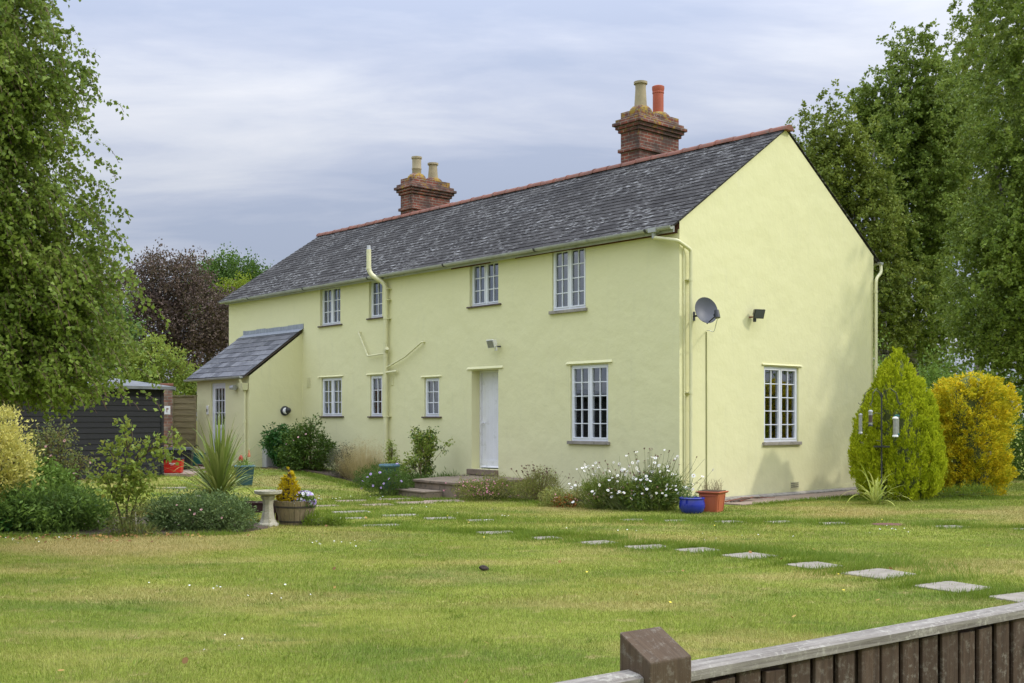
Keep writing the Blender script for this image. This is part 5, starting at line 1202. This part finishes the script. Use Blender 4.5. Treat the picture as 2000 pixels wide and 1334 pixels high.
# left bed
bush('variegated_shrub', 'tall bright cream and yellow variegated shrub cut by the left edge', 'shrub', G(-7.22, 15.35), [(0, 0, .35, .55, .5, .40), (0, 0, .9, .62, .55, .5), (-.05, 0, 1.35, .5, .48, .40), (.28, -.1, .8, .34, .34, .4), (.1, -.1, .35, .42, .4, .30), (-.8, .1, .9, .7, .6, .8)], 1500, 16, .05, .05, .026, 'variegated_leaf', 71, inner=.8, droop=-.3)
e = bush('pink_rose_bush', 'straggly rose bush with faded pink blooms against the black shed', 'shrub', G(-6.75, 16.4), [(0, 0, 1.0, .38, .35, .42), (-.25, 0, .8, .3, .3, .4), (.38, 0, .85, .22, .2, .22), (.1, 0, 1.25, .25, .25, .22)], 220, 12, .06, .045, .026, 'rose_leaf', 72, inner=.3)
rd = random.Random(14); flowers(e, [(-.15, -.3, 1.02), (-.05, -.35, .82), (-.1, -.33, .86), (.12, -.3, .98), (.2, -.3, .92), (.3, -.25, 1.2), (.42, -.2, .72), (.62, -.1, .88), (-.3, -.3, .95), (.05, -.3, 1.12), (-.35, -.3, 1.1), (-.2, -.34, .75)], 'rose', s=(.6, 1.1))
sg = [[(0, 0, .2), (.2, 0, .8), (.7, 0, .95)], [(0, 0, .2), (.1, 0, .8), (.55, 0, .6)], [(0, 0, 0), (-.1, 0, .8), (-.2, 0, 1.4)], [(.05, 0, 0), (.12, -.05, .5), (.2, 0, .8)]]; sticks('long_shoots', sg, .011, 'dead_stem', e)
e = bush('green_perennial', 'broad mass of dark green leafy perennials at the left of the bed', 'plant', G(-6.15, 15.0), [(0, 0, .24, .5, .4, .28), (-.45, .05, .22, .4, .4, .26), (.42, .05, .20, .36, .4, .24), (-.15, .25, .32, .3, .3, .27), (.25, .3, .28, .26, .3, .25), (-.55, .1, .34, .2, .2, .22)], 620, 13, .06, .085, .024, 'perennial_leaf', 73, stem='stem_green', droop=-.1, inner=.7, sprig=.3)
crown('light_leaves', [(.0, -.1, .28, .55, .36, .30), (.3, -.1, .2, .4, .36, .22), (-.4, -.1, .15, .4, .3, .18)], 150, 11, .05, .09, .03, 'shrub_leaf', e, 173, .2, .85)
bush('green_perennial', 'low leafy shoots under the variegated shrub beside the rock', 'plant', G(-6.75, 14.9), [(0, 0, .14, .3, .25, .16)], 110, 10, .05, .06, .04, 'glossy_leaf', 74, stem='stem_green')
e = bush('leafy_shrub', 'mid green foliage filling the bed between yellow shrub and rose', 'shrub', G(-6.9, 16.0), [(0, 0, .5, .45, .4, .45), (.3, .1, .5, .3, .3, .3)], 320, 13, .06, .07, .035, 'shrub_leaf', 75)
# sapling with explicit forked stems
e = plant('field_maple_sapling', 'thin multi stemmed sapling with yellow green leaves in front of the shed', 'sapling', G(-5.05, 14.55))
br = [[(0, 0, 0), (-.06, 0, .32), (-.12, 0, .5), (.02, 0, .85), (.06, 0, 1.15), (.0, 0, 1.42)], [(.04, 0, 0), (.06, 0, .4), (.18, 0, .8), (.30, 0, 1.0), (.48, 0, 1.16)], [(.3, 0, 1.0), (.42, 0, 1.05), (.66, 0, 1.12), (.74, 0, 1.28)],
      [(.48, 0, 1.1), (.62, 0, 1.0), (.72, 0, .98)], [(-.12, 0, .5), (-.22, 0, .68), (-.36, 0, .86)], [(.06, 0, 1.1), (.14, 0, 1.24), (.12, 0, 1.46)], [(.1, 0, .6), (.24, 0, .7), (.36, 0, .78)], [(-.1, 0, .45), (-.16, 0, .56), (-.2, 0, .72)], [(.18, 0, .8), (.2, 0, .95), (.26, 0, 1.12)], [(.0, 0, .85), (-.12, 0, 1.0), (-.2, 0, 1.16)], [(-.2, 0, .65), (-.34, .05, .7), (-.42, .05, .76)], [(.66, 0, 1.12), (.78, 0, 1.1), (.84, 0, 1.2)], [(.05, .05, 0), (.12, .05, .3), (.22, .05, .55)]]
br = [[(x * (.84 if x > 0 else 1), y, z + (.07 if x > .4 else 0)) for (x, y, z) in q] for q in br]
sticks('stems', br, .014, 'bark_brown', e, 6)
tp = []
for s in br:
    for p, q in zip(s[1:], s[2:]):
        for t in (.3, .65, 1): tp.append(Vector(p).lerp(Vector(q), t))
tp = [t for t in tp if t.z > .45]
crown('foliage', [(t.x, t.y, t.z, .12, .14, .09) for t in tp], 125, 7, .035, .066, .046, 'sapling_leaf', e, 76, .2, out=.9)
crown('lower_leaves', [(.1, 0, .62, .22, .16, .16), (.22, .02, .8, .16, .14, .14), (-.02, 0, .55, .14, .12, .12)], 60, 7, .04, .062, .044, 'sapling_leaf', e, 77, .2)
crown('leaves', [(.0, 0, .12, .22, .18, .13), (.15, 0, .25, .16, .14, .15)], 70, 10, .04, .05, .02, 'rose_leaf', e, 78, -.2)
sticks('white_stake', [[(.18, -.05, 0), (.18, -.05, .15), (.175, -.05, .30)]], .012, 'bath_stone', e)
e = plant('bergenia', 'few large paddle shaped glossy leaves between sapling and low bushes', 'plant', G(-4.72, 15.2))
rd = random.Random(15); sp = []
for k in range(16):
    a = rd.uniform(0, 6.28); q = R(rd.uniform(35, 80)); sp.append(((rd.gauss(0, .08), rd.gauss(0, .05), .05), (math.cos(a) * math.cos(q), math.sin(a) * math.cos(q), math.sin(q)), rd.uniform(.3, .5), rd.uniform(.12, .17), rd.uniform(.2, 1.1)))
ribbons('leaves', sp, 'glossy_leaf', e, 4, segs=8)
e = bush('hebe_bush', 'low wide grey green bushes with tiny pink flowers left of the birdbath', 'shrub', G(-4.10, 15.0), [(-.3, 0, .20, .42, .34, .26), (.15, 0, .2, .40, .34, .24), (.42, .0, .14, .22, .3, .2), (-.55, 0, .2, .26, .3, .24), (0, .2, .28, .5, .25, .2)], 900, 13, .045, .045, .018, 'hebe_leaf', 79, stem='stem_green', droop=-.1, inner=.75)
rd = random.Random(16); flowers(e, [(-.12, -.34, .3), (-.05, -.35, .25), (.02, -.3, .3), (-.4, .1, .50), (-.6, .1, .46), (.3, -.33, .2), (-.3, -.3, .36)], 'rose', s=(.4, .7))
bush('tufted_weeds', 'tuft of weeds and daisies growing against the right side of the barrel', 'plant', G(-2.72, 15.85), [(0, 0, .05, .2, .14, .09), (.22, -.02, .04, .16, .12, .06), (-.1, -.1, .05, .12, .1, .07)], 120, 12, .03, .07, .010, 'lush_grass', 80, stem='stem_green', droop=-.8)
bush('tufted_weeds', 'tuft of ragged weeds at the foot of the sapling', 'plant', G(-4.9, 14.4), [(0, 0, .05, .4, .14, .08)], 60, 10, .03, .07, .010, 'rose_leaf', 81, stem='stem_green', droop=-.8)

# conifers by the gable
e = plant('conifer', 'large lime green cone shaped conifer behind the bird feeder pole', 'conifer', G(7.25, 21.05))
pf = [(0, .48), (.2, .68), (.55, .79), (1.1, .77), (1.6, .67), (1.95, .52), (2.2, .37), (2.4, .26), (2.58, .16), (2.74, .04)]
spray_conifer(e, pf, 120000, .055, .015, 'gold_green_conifer', 1, upz=2.8, lump=.05, tuft=80, ts=(.03, .085), bend=.10); q_ = spray_conifer(e, [(0, .12), (.3, .24), (.8, .25), (1.1, .16), (1.25, .04)], 12000, .055, .015, 'gold_green_conifer', 4, upz=2.4, lump=.06, tuft=80, ts=(.03, .07), bend=.1, name='side_shoot'); q_.location = (-.62, -.12, .12); core(e, pf, 'stem_green', .55)
b = MB(); b.tube([(0, 0, -.05), (0, 0, .5)], .07, 8); b.build('trunk', 'bark_brown', e)
e = plant('conifer', 'rounded golden yellow conifer at the right of the lime one', 'conifer', G(9.02, 22.0))
pf = [(0, .42), (.15, .58), (.5, .66), (1.0, .70), (1.5, .71), (1.9, .70), (2.12, .60), (2.28, .38), (2.36, .1)]
spray_conifer(e, pf, 60000, .055, .022, 'yellow_conifer', 2, upz=.6, lump=.13, tuft=60, ts=(.055, .09), bend=.3); core(e, pf, 'stem_green', .5)
b = MB(); b.tube([(0, 0, -.05), (0, 0, .5)], .06, 8); b.build('trunk', 'bark_brown', e)
bush('low_edging_plant', 'low grass and weeds under the two golden conifers', 'plant', G(7.7, 21.0), [(0, 0, .06, .9, .2, .14), (.9, .1, .06, .5, .25, .14)], 260, 12, .04, .10, .010, 'lush_grass', 82, stem='stem_green', droop=-.8)

# ------------------------------------------------------------------ trees
def birch(name, label, cat, base, height, r0, wblobs, nb, ns, nl, L, W, mat, seed, minz=0., droop=(.35, 1.0), bark='birch_bark', topx=0, group=None, side=.18, twigs=True, lift=.38, fall=.85, inner=.45):
    base = Vector(base); e = empty(name, base); tag(e, label, cat, group)
    B = [(x - base.x, y - base.y, z - base.z, a, b_, c) for (x, y, z, a, b_, c) in wblobs]
    rg = np.random.default_rng(seed); T, D = sample_blobs(B, nb, rg, inner)
    T = T[T[:, 2] > minz + .3]; tgt = [tuple(t * np.array([.82, .82, .93])) for t in T[:22]]
    limbs('trunk', (0, 0, -.1), (topx, 0, height), r0, tgt, bark, e, seed, n=9, sub=0)
    nb = len(T); root = np.stack([np.full(nb, topx) * T[:, 2] / height, np.zeros(nb), np.maximum(.3 * height * 0 + T[:, 2] * .72, minz)], -1)
    n = nb * ns; t = .45 + .55 * rg.random(n) ** .6; Ti = np.repeat(T, ns, 0); Ro = np.repeat(root, ns, 0)
    S = Ro + (Ti - Ro) * t[:, None]; S[:, 2] += .35 * np.sin(t * np.pi) * .6; S += rg.normal(size=S.shape) * side
    ln = rg.uniform(*droop, n); out = nrm(Ti - Ro + rg.normal(size=S.shape) * .6) * np.array([1, 1, .3])
    sway = rg.normal(size=(n, 2)) * .07
    u = (np.arange(nl) + .5) / nl
    k = u[None, :, None]; Ls = ln[:, None, None]
    P = S[:, None] + out[:, None] * Ls * lift * (k - .35 * k * k) + np.array([0, 0, -1.]) * Ls * fall * (.15 * k + .85 * k * k)
    P[..., :2] += sway[:, None] * k * Ls
    if twigs:
        A, Bq = P[:, :-1:3][:, :, :], P[:, 3::3]; m_ = min(A.shape[1], Bq.shape[1]); A, Bq = A[:, :m_].reshape(-1, 3), Bq[:, :m_].reshape(-1, 3); wv = np.array([.0022, .0016, 0]) * (L / .05)
        keep = (A[:, 2] > minz) & (Bq[:, 2] > minz); npmesh('twigs', np.stack([A - wv, A + wv, Bq + wv, Bq - wv], 1)[keep], 4, 'twig', e)
    P = P.reshape(-1, 3); N = len(P); P = P + rg.normal(size=P.shape) * .018 * (L / .05)
    keep = P[:, 2] > minz + .25 * rg.random(N) ** 2 + .12 * np.sin(P[:, 0] * 5 + P[:, 1] * 3); P = P[keep]; N = len(P)
    Td = np.array([0, 0, -.75 * min(1, fall)]) + rg.normal(size=(N, 3)) * .6
    V = leafquads(P, Td, rg.uniform(.65, 1.25, N) * L, rg.uniform(.7, 1.25, N) * W, rg, .2)
    npmesh('crown', V, 4, mat, e); return e
def pb_(px, y, D, rx, ry, dep=1.0, dz=0):
    """an ellipsoid of foliage seen at this place at distance D"""
    s = D / 2187; return ((px - 1000) * s, D + dz, 1.5 + (819 - y) * s, rx * s, max(rx, ry) * s * dep, ry * s)
birch('silver_birch', 'near weeping birch with drooping leafy twigs filling the left edge', 'tree', G(-7.6, 12.9), 8.6, .16,
      [(-5.75, 12.2, 2.75, 1.45, 1.2, 1.10), (-5.55, 12.0, 3.9, 1.2, 1.1, .85), (-5.85, 12.1, 5.1, 1.15, 1.2, .95), (-6.1, 12.2, 6.3, 1.15, 1.3, 1.0), (-7.4, 12.5, 7.6, 2, 1.9, 1.4), (-7.6, 12.7, 5.5, 1.7, 1.7, 1.8), (-7.4, 12.9, 3.6, 1.6, 1.5, 1.3),
       (-4.85, 11.9, 2.5, .75, .7, .75), (-5.0, 12, 3.55, .75, .8, .4), (-5.2, 11.9, 4.75, .6, .7, .35), (-6.3, 11.6, 2.4, .9, .7, .8), (-5.5, 11.6, 5.9, .8, .8, .7), (-4.9, 11.7, 5.25, .5, .6, .35), (-4.45, 11.8, 3.0, .4, .5, .35), (-4.6, 11.8, 1.95, .5, .5, .3)], 1250, 16, 20, .052, .044, 'birch_leaf', 101, minz=1.56, droop=(.22, .58), lift=.95, fall=.55, side=.17, inner=.35)
birch('birch', 'leftmost birch rising directly behind the gable slope', 'tree', (11.2, 34, 0), 10.0, .17, [pb_(1612, 245, 34, 50, 62), pb_(1640, 330, 34, 78, 95), pb_(1690, 430, 34, 70, 110), pb_(1660, 560, 34, 90, 120), pb_(1590, 330, 34, 45, 90), pb_(1740, 590, 34, 60, 110)], 240, 14, 17, .10, .075, 'birch_leaf_dark', 102, minz=1.6, group='birches behind the cottage', side=.25, droop=(.25, .7), lift=.8, fall=.30, inner=.6)
birch('birch', 'tall middle birch with rounded top between the other birches', 'tree', (12.9, 36, 0), 13.2, .2, [pb_(1782, 100, 36, 58, 62), pb_(1735, 170, 36, 66, 75), pb_(1762, 270, 36, 92, 110), pb_(1790, 400, 36, 95, 120), pb_(1790, 560, 36, 100, 150), pb_(1690, 200, 36, 34, 50), pb_(1860, 300, 36, 80, 150), pb_(1845, 200, 36, 60, 90)], 440, 14, 17, .105, .08, 'birch_leaf', 103, minz=1.2, group='birches behind the cottage', side=.2, droop=(.25, .7), lift=.8, fall=.30, inner=.6)
birch('birch', 'nearest right hand birch reaching out of the top right corner', 'tree', (11.9, 24.5, 0), 13.5, .2, [pb_(1925, 30, 24.5, 75, 90), pb_(2010, -60, 24.5, 120, 140), pb_(1985, 200, 24.5, 110, 140), pb_(2030, 420, 24.5, 150, 170), pb_(1965, 430, 24.5, 90, 110), pb_(1925, 540, 24.5, 60, 150), pb_(2060, 620, 24.5, 140, 130), pb_(1960, 690, 24.5, 80, 60), pb_(2220, 300, 24.5, 200, 300), pb_(2200, 600, 24.5, 180, 180)], 560, 14, 19, .082, .062, 'birch_leaf', 104, minz=1.9, group='birches behind the cottage', side=.25, droop=(.25, .7), lift=.8, fall=.30, inner=.6)
birch('birch', 'rearmost dark birch seen through the gaps at the right edge', 'tree', (17.8, 42, 0), 14, .2, [pb_(1900, 250, 42, 130, 200), pb_(1960, 100, 42, 120, 160), pb_(1900, 480, 42, 130, 150), pb_(2040, 480, 42, 130, 180), pb_(1960, 640, 42, 110, 60), pb_(1760, 680, 42, 70, 80)], 420, 12, 15, .13, .10, 'birch_leaf_dark', 105, minz=1.2, group='birches behind the cottage', side=.25, droop=(.25, .7), lift=.8, fall=.30, inner=.6)
def tree(name, label, base, height, r0, wblobs, ncl, per, sp, L, W, mat, seed, bark='bark_brown', out=.6, droop=.1, inner=.55):
    base = Vector(base); e = empty(name, base); tag(e, label, 'tree'); B = [(x - base.x, y - base.y, z - base.z, a, b_, c) for (x, y, z, a, b_, c) in wblobs]
    rg = np.random.default_rng(seed); T, D = sample_blobs(B, 18, rg, .3); limbs('trunk', (0, 0, -.1), (0, 0, height * .9), r0, [tuple(t) for t in T], bark, e, seed)
    crown('crown', B, ncl, per, sp, L, W, mat, e, seed, droop, inner, out, sprig=.3); return e
tree('copper_beech', 'dark purple leaved copper beech left of the cottage roof', (-13.2, 44, .2), 7.2, .2, [pb_(330, 560, 44, 65, 55), pb_(300, 520, 44, 30, 25), pb_(365, 535, 44, 45, 30), pb_(380, 620, 44, 90, 65), pb_(440, 640, 44, 60, 70), pb_(300, 640, 44, 70, 70), pb_(400, 700, 44, 80, 50), pb_(250, 600, 44, 60, 70)], 1500, 26, .15, .10, .075, 'copper_leaf', 111)
b_ = [[(0, 0, 4), (.3, 0, 5.5), (.75, 0, 6.9), (.9, 0, 7.9)]]
tree('oak', 'rounded green oak standing behind the copper beech', (-14.2, 56, .2), 8.8, .24, [pb_(455, 540, 56, 62, 36), pb_(500, 560, 56, 40, 40), pb_(420, 560, 56, 50, 40), pb_(450, 600, 56, 90, 60)], 900, 26, .18, .12, .09, 'oak_leaf', 112)
tree('lime_tree', 'small bright yellow green tree in front of the oak', (-13.0, 50, .2), 6.6, .14, [pb_(468, 570, 50, 32, 28), pb_(440, 600, 50, 40, 36), pb_(480, 600, 50, 40, 40)], 320, 24, .12, .11, .08, 'lime_leaf', 113)
tree('hazel', 'loose light green bush tree rising behind the shed roof', (-11.2, 35, .26), 4.3, .09, [pb_(335, 700, 35, 28, 22), pb_(290, 720, 35, 40, 50), pb_(365, 735, 35, 30, 22), pb_(300, 672, 35, 24, 18), pb_(240, 720, 35, 50, 50), pb_(350, 780, 35, 50, 40), pb_(385, 765, 35, 22, 18)], 620, 20, .09, .085, .055, 'sapling_leaf', 114, inner=.3)
tree('hawthorn', 'dense green shrub tree far left beyond the shed', (-15.0, 36, .26), 5.5, .12, [pb_(120, 650, 36, 120, 90), pb_(10, 620, 36, 120, 120), pb_(200, 720, 36, 90, 70), pb_(60, 760, 36, 150, 70), pb_(215, 640, 36, 50, 60)], 1300, 24, .12, .11, .08, 'hedge_leaf', 115)
def hedge(label, p0, p1, h, d, mat, seed, n, L=.12):
    p0, p1 = Vector(p0), Vector(p1); e = empty('hedge', (p0 + p1) / 2); tag(e, label, 'hedge'); rd = random.Random(seed); c_ = (p0 + p1) / 2
    K = max(4, int((p1 - p0).length / d)); bl = []
    for k in range(K):
        p = p0.lerp(p1, (k + .5) / K) - c_; hh = h * rd.uniform(.8, 1.1); bl.append((p.x, p.y + rd.gauss(0, .2), hh * .5, d * .75, d * .6, hh * .55))
    crown('foliage', bl, n, 24, .14, L, L * .7, mat, e, seed, .1, .6); sticks('stems', [[(b[0], b[1], 0), (b[0], b[1], b[2]), (b[0] + .1, b[1], b[2] * 1.4)] for b in bl], .06, 'bark_brown', e, 5)
hedge('mixed green hedge running behind the golden conifers on the right', (7.8, 31.5, 0), (17.5, 26.5, 0), 2.9, 1.5, 'shrub_leaf', 121, 1900, .085)
hedge('dark distant hedge behind the right hand birches', (8.5, 46, 0), (30, 42, 0), 3.0, 2.4, 'hedge_leaf', 122, 1100, .14)
hedge('dark distant hedge along the far left boundary', (-32, 40, .26), (-7.5, 52, .26), 3.6, 2.6, 'hedge_leaf', 123, 1100, .15)

# ------------------------------------------------------------------ the fence in the foreground
FD = Vector((.809, .588, 0)); FR = math.atan2(.588, .809); FO = Vector((.41, 2.70, 0))
fence = empty('timber_fence', (FO.x, FO.y, .012), FR); tag(fence, 'brown close board timber fence with pale weathered capping rail and a stout post', 'fence')
b = MB(); w0, w1, d0, d1 = -.155, -.022, -.055, .052                       # post: x along the fence, y away from the road
b.hexa([(w0, d0, 0), (w1, d0, 0), (w1, d1, 0), (w0, d1, 0)], [(w0, d0, .930), (w1, d0, .930), (w1, d1, .985), (w0, d1, .985)])
b.build('post', 'fence_post', fence, bevel=.004)
def cap(x0, x1, z):
    b = MB(); n = max(2, int((x1 - x0) / .12)); rd = random.Random(int(x1 * 10)); ys = lambda k: rd.uniform(-.0012, .0012)
    pts = [(x0 + (x1 - x0) * k / n) for k in range(n + 1)]
    for p, q in zip(pts, pts[1:]): b.hexa([(p, -.035, z - .030), (p, .030, z - .030), (p, .030, z), (p, .018, z + .004), (p, -.022, z), (p, -.035, z - .006)], [(q, -.035, z - .030), (q, .030, z - .030), (q, .030, z), (q, .018, z + .004), (q, -.022, z), (q, -.035, z - .006)])
    bm_ = b.build('capping_rail', 'fence_cap', fence)
    return bm_
cap(-.020, 3.2, .893); cap(-3.0, -.157, .898)
rd = random.Random(31)
x = -.012
while x < 3.1:
    wd = rd.uniform(.070, .080); top = .862 - rd.choice([0, 0, .003, .008, .014]); ty = rd.uniform(-.003, .003)
    b = MB(); jag = rd.uniform(-.004, .004)
    b.hexa([(x, -.022, .02), (x + wd, -.022, .02), (x + wd, -.004, .02), (x, -.010, .02)], [(x, -.022 + ty, top), (x + wd, -.022 + ty, top + jag), (x + wd, -.004, top + jag), (x, -.010, top)])
    b.build('board', 'fence_board', fence, bevel=.0025); x += rd.uniform(.093, .100)
x = -.215
while x > -2.9:
    b = MB(); b.hexa([(x, -.022, .02), (x + .075, -.022, .02), (x + .075, -.004, .02), (x, -.010, .02)], [(x, -.022, .855), (x + .075, -.022, .855), (x + .075, -.004, .855), (x, -.010, .855)]); b.build('board', 'fence_board', fence, bevel=.0025); x -= .097
b = MB(); b.box(-.018, 3.15, -.002, .018, .02, .860); b.box(-3.0, -.158, -.002, .018, .02, .853); b.build('backing_boards', 'fence_board', fence)
b = MB(); b.box(-.018, 3.15, .019, .06, .66, .74); b.box(-.018, 3.15, .019, .06, .2, .28); b.build('arris_rail', 'fence_board', fence)
b = MB(); b.tube([(1.50, -.05, .775), (1.50, -.024, .775)], .012, 8); b.tube([(1.50, -.04, .775), (1.497, -.045, .74), (1.50, -.04, .72)], .003, 5); b.build('latch_knob', 'dark_metal', fence)

# ------------------------------------------------------------------ grass
rg = np.random.default_rng(42)
def inpoly(x, y, poly):
    r = np.zeros(len(x), bool); n = len(poly)
    for i in range(n):
        (x0, y0), (x1, y1) = poly[i][:2], poly[(i + 1) % n][:2]
        c = ((y0 > y) != (y1 > y)) & (x < (x1 - x0) * (y - y0) / ((y1 - y0) if y1 != y0 else 1e-9) + x0); r ^= c
    return r
PAD = [tuple(p[:2]) for p in P4]
def clear(x, y):
    u = UX * (x - CX) + UY * (y - CY); o = -(VX * (x - CX) + VY * (y - CY))
    bad = (u > -.02) & (u < LH) & (o < .02) & (o > -WH); bad |= (u > LU0) & (u < LU1) & (o < LO) & (o > -1)
    bad |= (u > -.90) & (u <= 0) & (o < -.1) & (o > -6.6)
    bad |= slab_near(x, y, -.015) & (rg.random(len(x)) > .02) | inpoly(x, y, PAD) | inpoly(x, y, BED1) & (rg.random(len(x)) > .12) | inpoly(x, y, BED2) | inpoly(x, y, BED3)
    dx, dy = x + 7.70, y - 24.7; sx_, sy_ = dx * .681 + dy * .733, -dx * .733 + dy * .681; bad |= (sx_ < 0.05) & (sy_ > -.02) & (sy_ < 2.4)
    bad |= (x > -8.35) & (x < -7.1) & (y > 24.75) & (y < 26.1) | ((x - 5.33) ** 2 + ((y - 15.85) / .8) ** 2 < .22 ** 2)
    return ~bad
def blades(name, x, y, h, w, mat, lean=.45, gx=None):
    n = len(x); z = GZ(x, y); a = rg.random(n) * 2 * np.pi; la = 3 * np.sin(x * 1.9 + 1.7 * np.sin(y * 1.1)) + 2 * np.sin(y * 2.3 + x * .7) + rg.normal(size=n) * 1.1; ln = h * lean * rg.random(n) ** .7 * 1.4
    S = np.stack([np.cos(a), np.sin(a), np.zeros(n)], -1) * (w / 2)[:, None]; P = np.stack([x, y, z - .003], -1)
    T = P + np.stack([np.cos(la) * ln, np.sin(la) * ln, h], -1)
    return npmesh(name, np.stack([P - S, P + S, T], 1), 3, mat)
def cand(n, y0, y1):
    t = rg.random(n); y = y0 + (y1 - y0) * t; hw = .50 * y + .6; x = (rg.random(n) * 2 - 1) * hw; return x, y
parts = []
for (n, y0, y1, h, w_) in ((210000, 2.6, 5.2, .026, .0026), (280000, 5.2, 9, .026, .0038), (260000, 9, 14, .026, .006), (230000, 14, 21, .028, .010), (130000, 21, 32, .034, .016)):
    # density thins out evenly with distance inside each strip
    x, y = cand(n, y0, y1); k = clear(x, y); x, y = x[k], y[k]
    hz_ = 1 + .5 * np.sin(x * 2.1 + np.sin(y * 1.7)) * np.sin(y * 1.3 + 1) 
    parts.append((x, y, h * rg.uniform(.45, 1.25, len(x)) * (.75 + .35 * np.clip(hz_, 0, 2)), w_ * rg.uniform(.7, 1.3, len(x))))
x, y, h, w_ = (np.concatenate([p[i] for p in parts]) for i in range(4))
fd = (x - FO.x) * -.588 + (y - FO.y) * .809; k = (np.abs(fd) > .07)
tag(blades('lawn_grass', x[k], y[k], h[k], w_[k], 'grass_blade'), 'short patchy mown grass covering the whole lawn', 'grass', kind='stuff')
# longer lush tufts round the slabs and along the walls
X_, Y_ = [], []
for (sx_, sy_, w_, d_, a) in slabs:
    n = 1500 if sy_ < 16.2 else 700
    p = rg.normal(size=n) * .22; q = rg.normal(size=n) * .07 + d_ / 2 * np.sign(rg.random(n) - .35); p = p + np.sign(rg.random(n) - .5) * w_ * .35
    c_, s_ = math.cos(a), math.sin(a); X_.append(sx_ + p * c_ - q * s_); Y_.append(sy_ + p * s_ + q * c_)
for (x0, y0, x1, y1, n, s) in ((-3.6, 14.5, -6.9, 14.3, 3500, .10), (*H(.0, 1.6)[:2], *H(3.6, 1.7)[:2], 2500, .1), (*HG(.8, .98)[:2], *HG(6, .96)[:2], 2500, .06), (*H(5.5, 2.1)[:2], *H(10.5, 1.5)[:2], 2000, .12), (-8.6, 23.6, -7.6, 24.6, 600, .06), (6.3, 20.6, 10, 21.3, 3000, .2), (1.5, 13.4, 2.9, 12.6, 2500, .22), (2.6, 12.9, 4.3, 11.2, 3500, .25), (-1.6, 15.4, 1.4, 14.1, 3500, .12), (-.8, 16.1, 5.5, 16.3, 2500, .16)):
    t = rg.random(n); X_.append(x0 + (x1 - x0) * t + rg.normal(size=n) * s); Y_.append(y0 + (y1 - y0) * t + rg.normal(size=n) * s)
x, y = np.concatenate(X_), np.concatenate(Y_); k = clear(x, y); x, y = x[k], y[k]; n = len(x)
tag(blades('long_grass', x, y, rg.uniform(.03, .085, n), .0035 + .0004 * y, 'lush_grass', .6), 'longer lush green grass tufts round the paving and beds', 'grass', kind='stuff')
n = 320; x, y = cand(n, 4, 20); k = clear(x, y); x, y = x[k], y[k]; X_ = np.repeat(x, 14) + rg.normal(size=len(x) * 14) * .03; Y_ = np.repeat(y, 14) + rg.normal(size=len(x) * 14) * .03
tag(blades('lawn_weeds', X_, Y_, rg.uniform(.012, .04, len(X_)), .012 + 0 * X_, 'lush_grass', 1.6), 'small broad leaved weeds dotted through the lawn', 'weeds', kind='stuff')
# lawn daisies, fallen leaves
def discs(name, x, y, z, r, mat, label, tilt=.3):
    n = len(x); a = np.arange(6) * np.pi / 3; P = np.stack([x, y, GZ(x, y) + z], -1)[:, None]; N_ = nrm(np.stack([rg.normal(size=n) * tilt, rg.normal(size=n) * tilt - .2, np.ones(n)], -1))
    S = nrm(np.cross(N_, np.array([0, 1., .1]))); U = np.cross(N_, S); V = P + (S[:, None] * np.cos(a)[None, :, None] + U[:, None] * np.sin(a)[None, :, None]) * r[:, None, None]
    tag(npmesh(name, V, 6, mat), label, name.replace('_', ' '), kind='stuff')
cl = [(-2.12, 13.3, .25, 16), (-2.6, 9.9, .25, 6), (-1.9, 9.2, .2, 4), (-1.95, 7.4, .3, 4), (1.0, 14.9, .3, 8), (4.9, 14.9, .35, 12), (-3.3, 20.9, .5, 20), (-1.0, 17.5, .8, 12), (2.8, 14.0, .6, 10), (-5.7, 13.7, .4, 14), (0, 16.9, .6, 8)]
x = np.concatenate([rg.normal(c[0], c[2], c[3]) for c in cl]); y = np.concatenate([rg.normal(c[1], c[2] * .7, c[3]) for c in cl]); n = len(x)
discs('lawn_daisies', x, y, .042, rg.uniform(.004, .0075, n) * (1 + y / 30), 'petal_white', 'tiny white daisies scattered in patches over the lawn')
x = rg.uniform(-1, 7, 14); y = rg.uniform(7, 17, 14); discs('lawn_dandelions', x, y, .045, rg.uniform(.009, .014, 14), 'petal_yellow', 'a few scattered yellow flower heads in the lawn')
x = np.concatenate([rg.normal(-5.6, .6, 90), rg.normal(-4.6, .5, 60), rg.uniform(-6, 5, 50)]); y = np.concatenate([rg.normal(13.9, .25, 90), rg.normal(14.2, .12, 60), rg.uniform(6, 17, 50)]); n = len(x)
discs('fallen_leaves', x, y, .035, rg.uniform(.012, .024, n), 'fallen_leaf', 'brown fallen leaves lying along the edge of the left bed', .6)
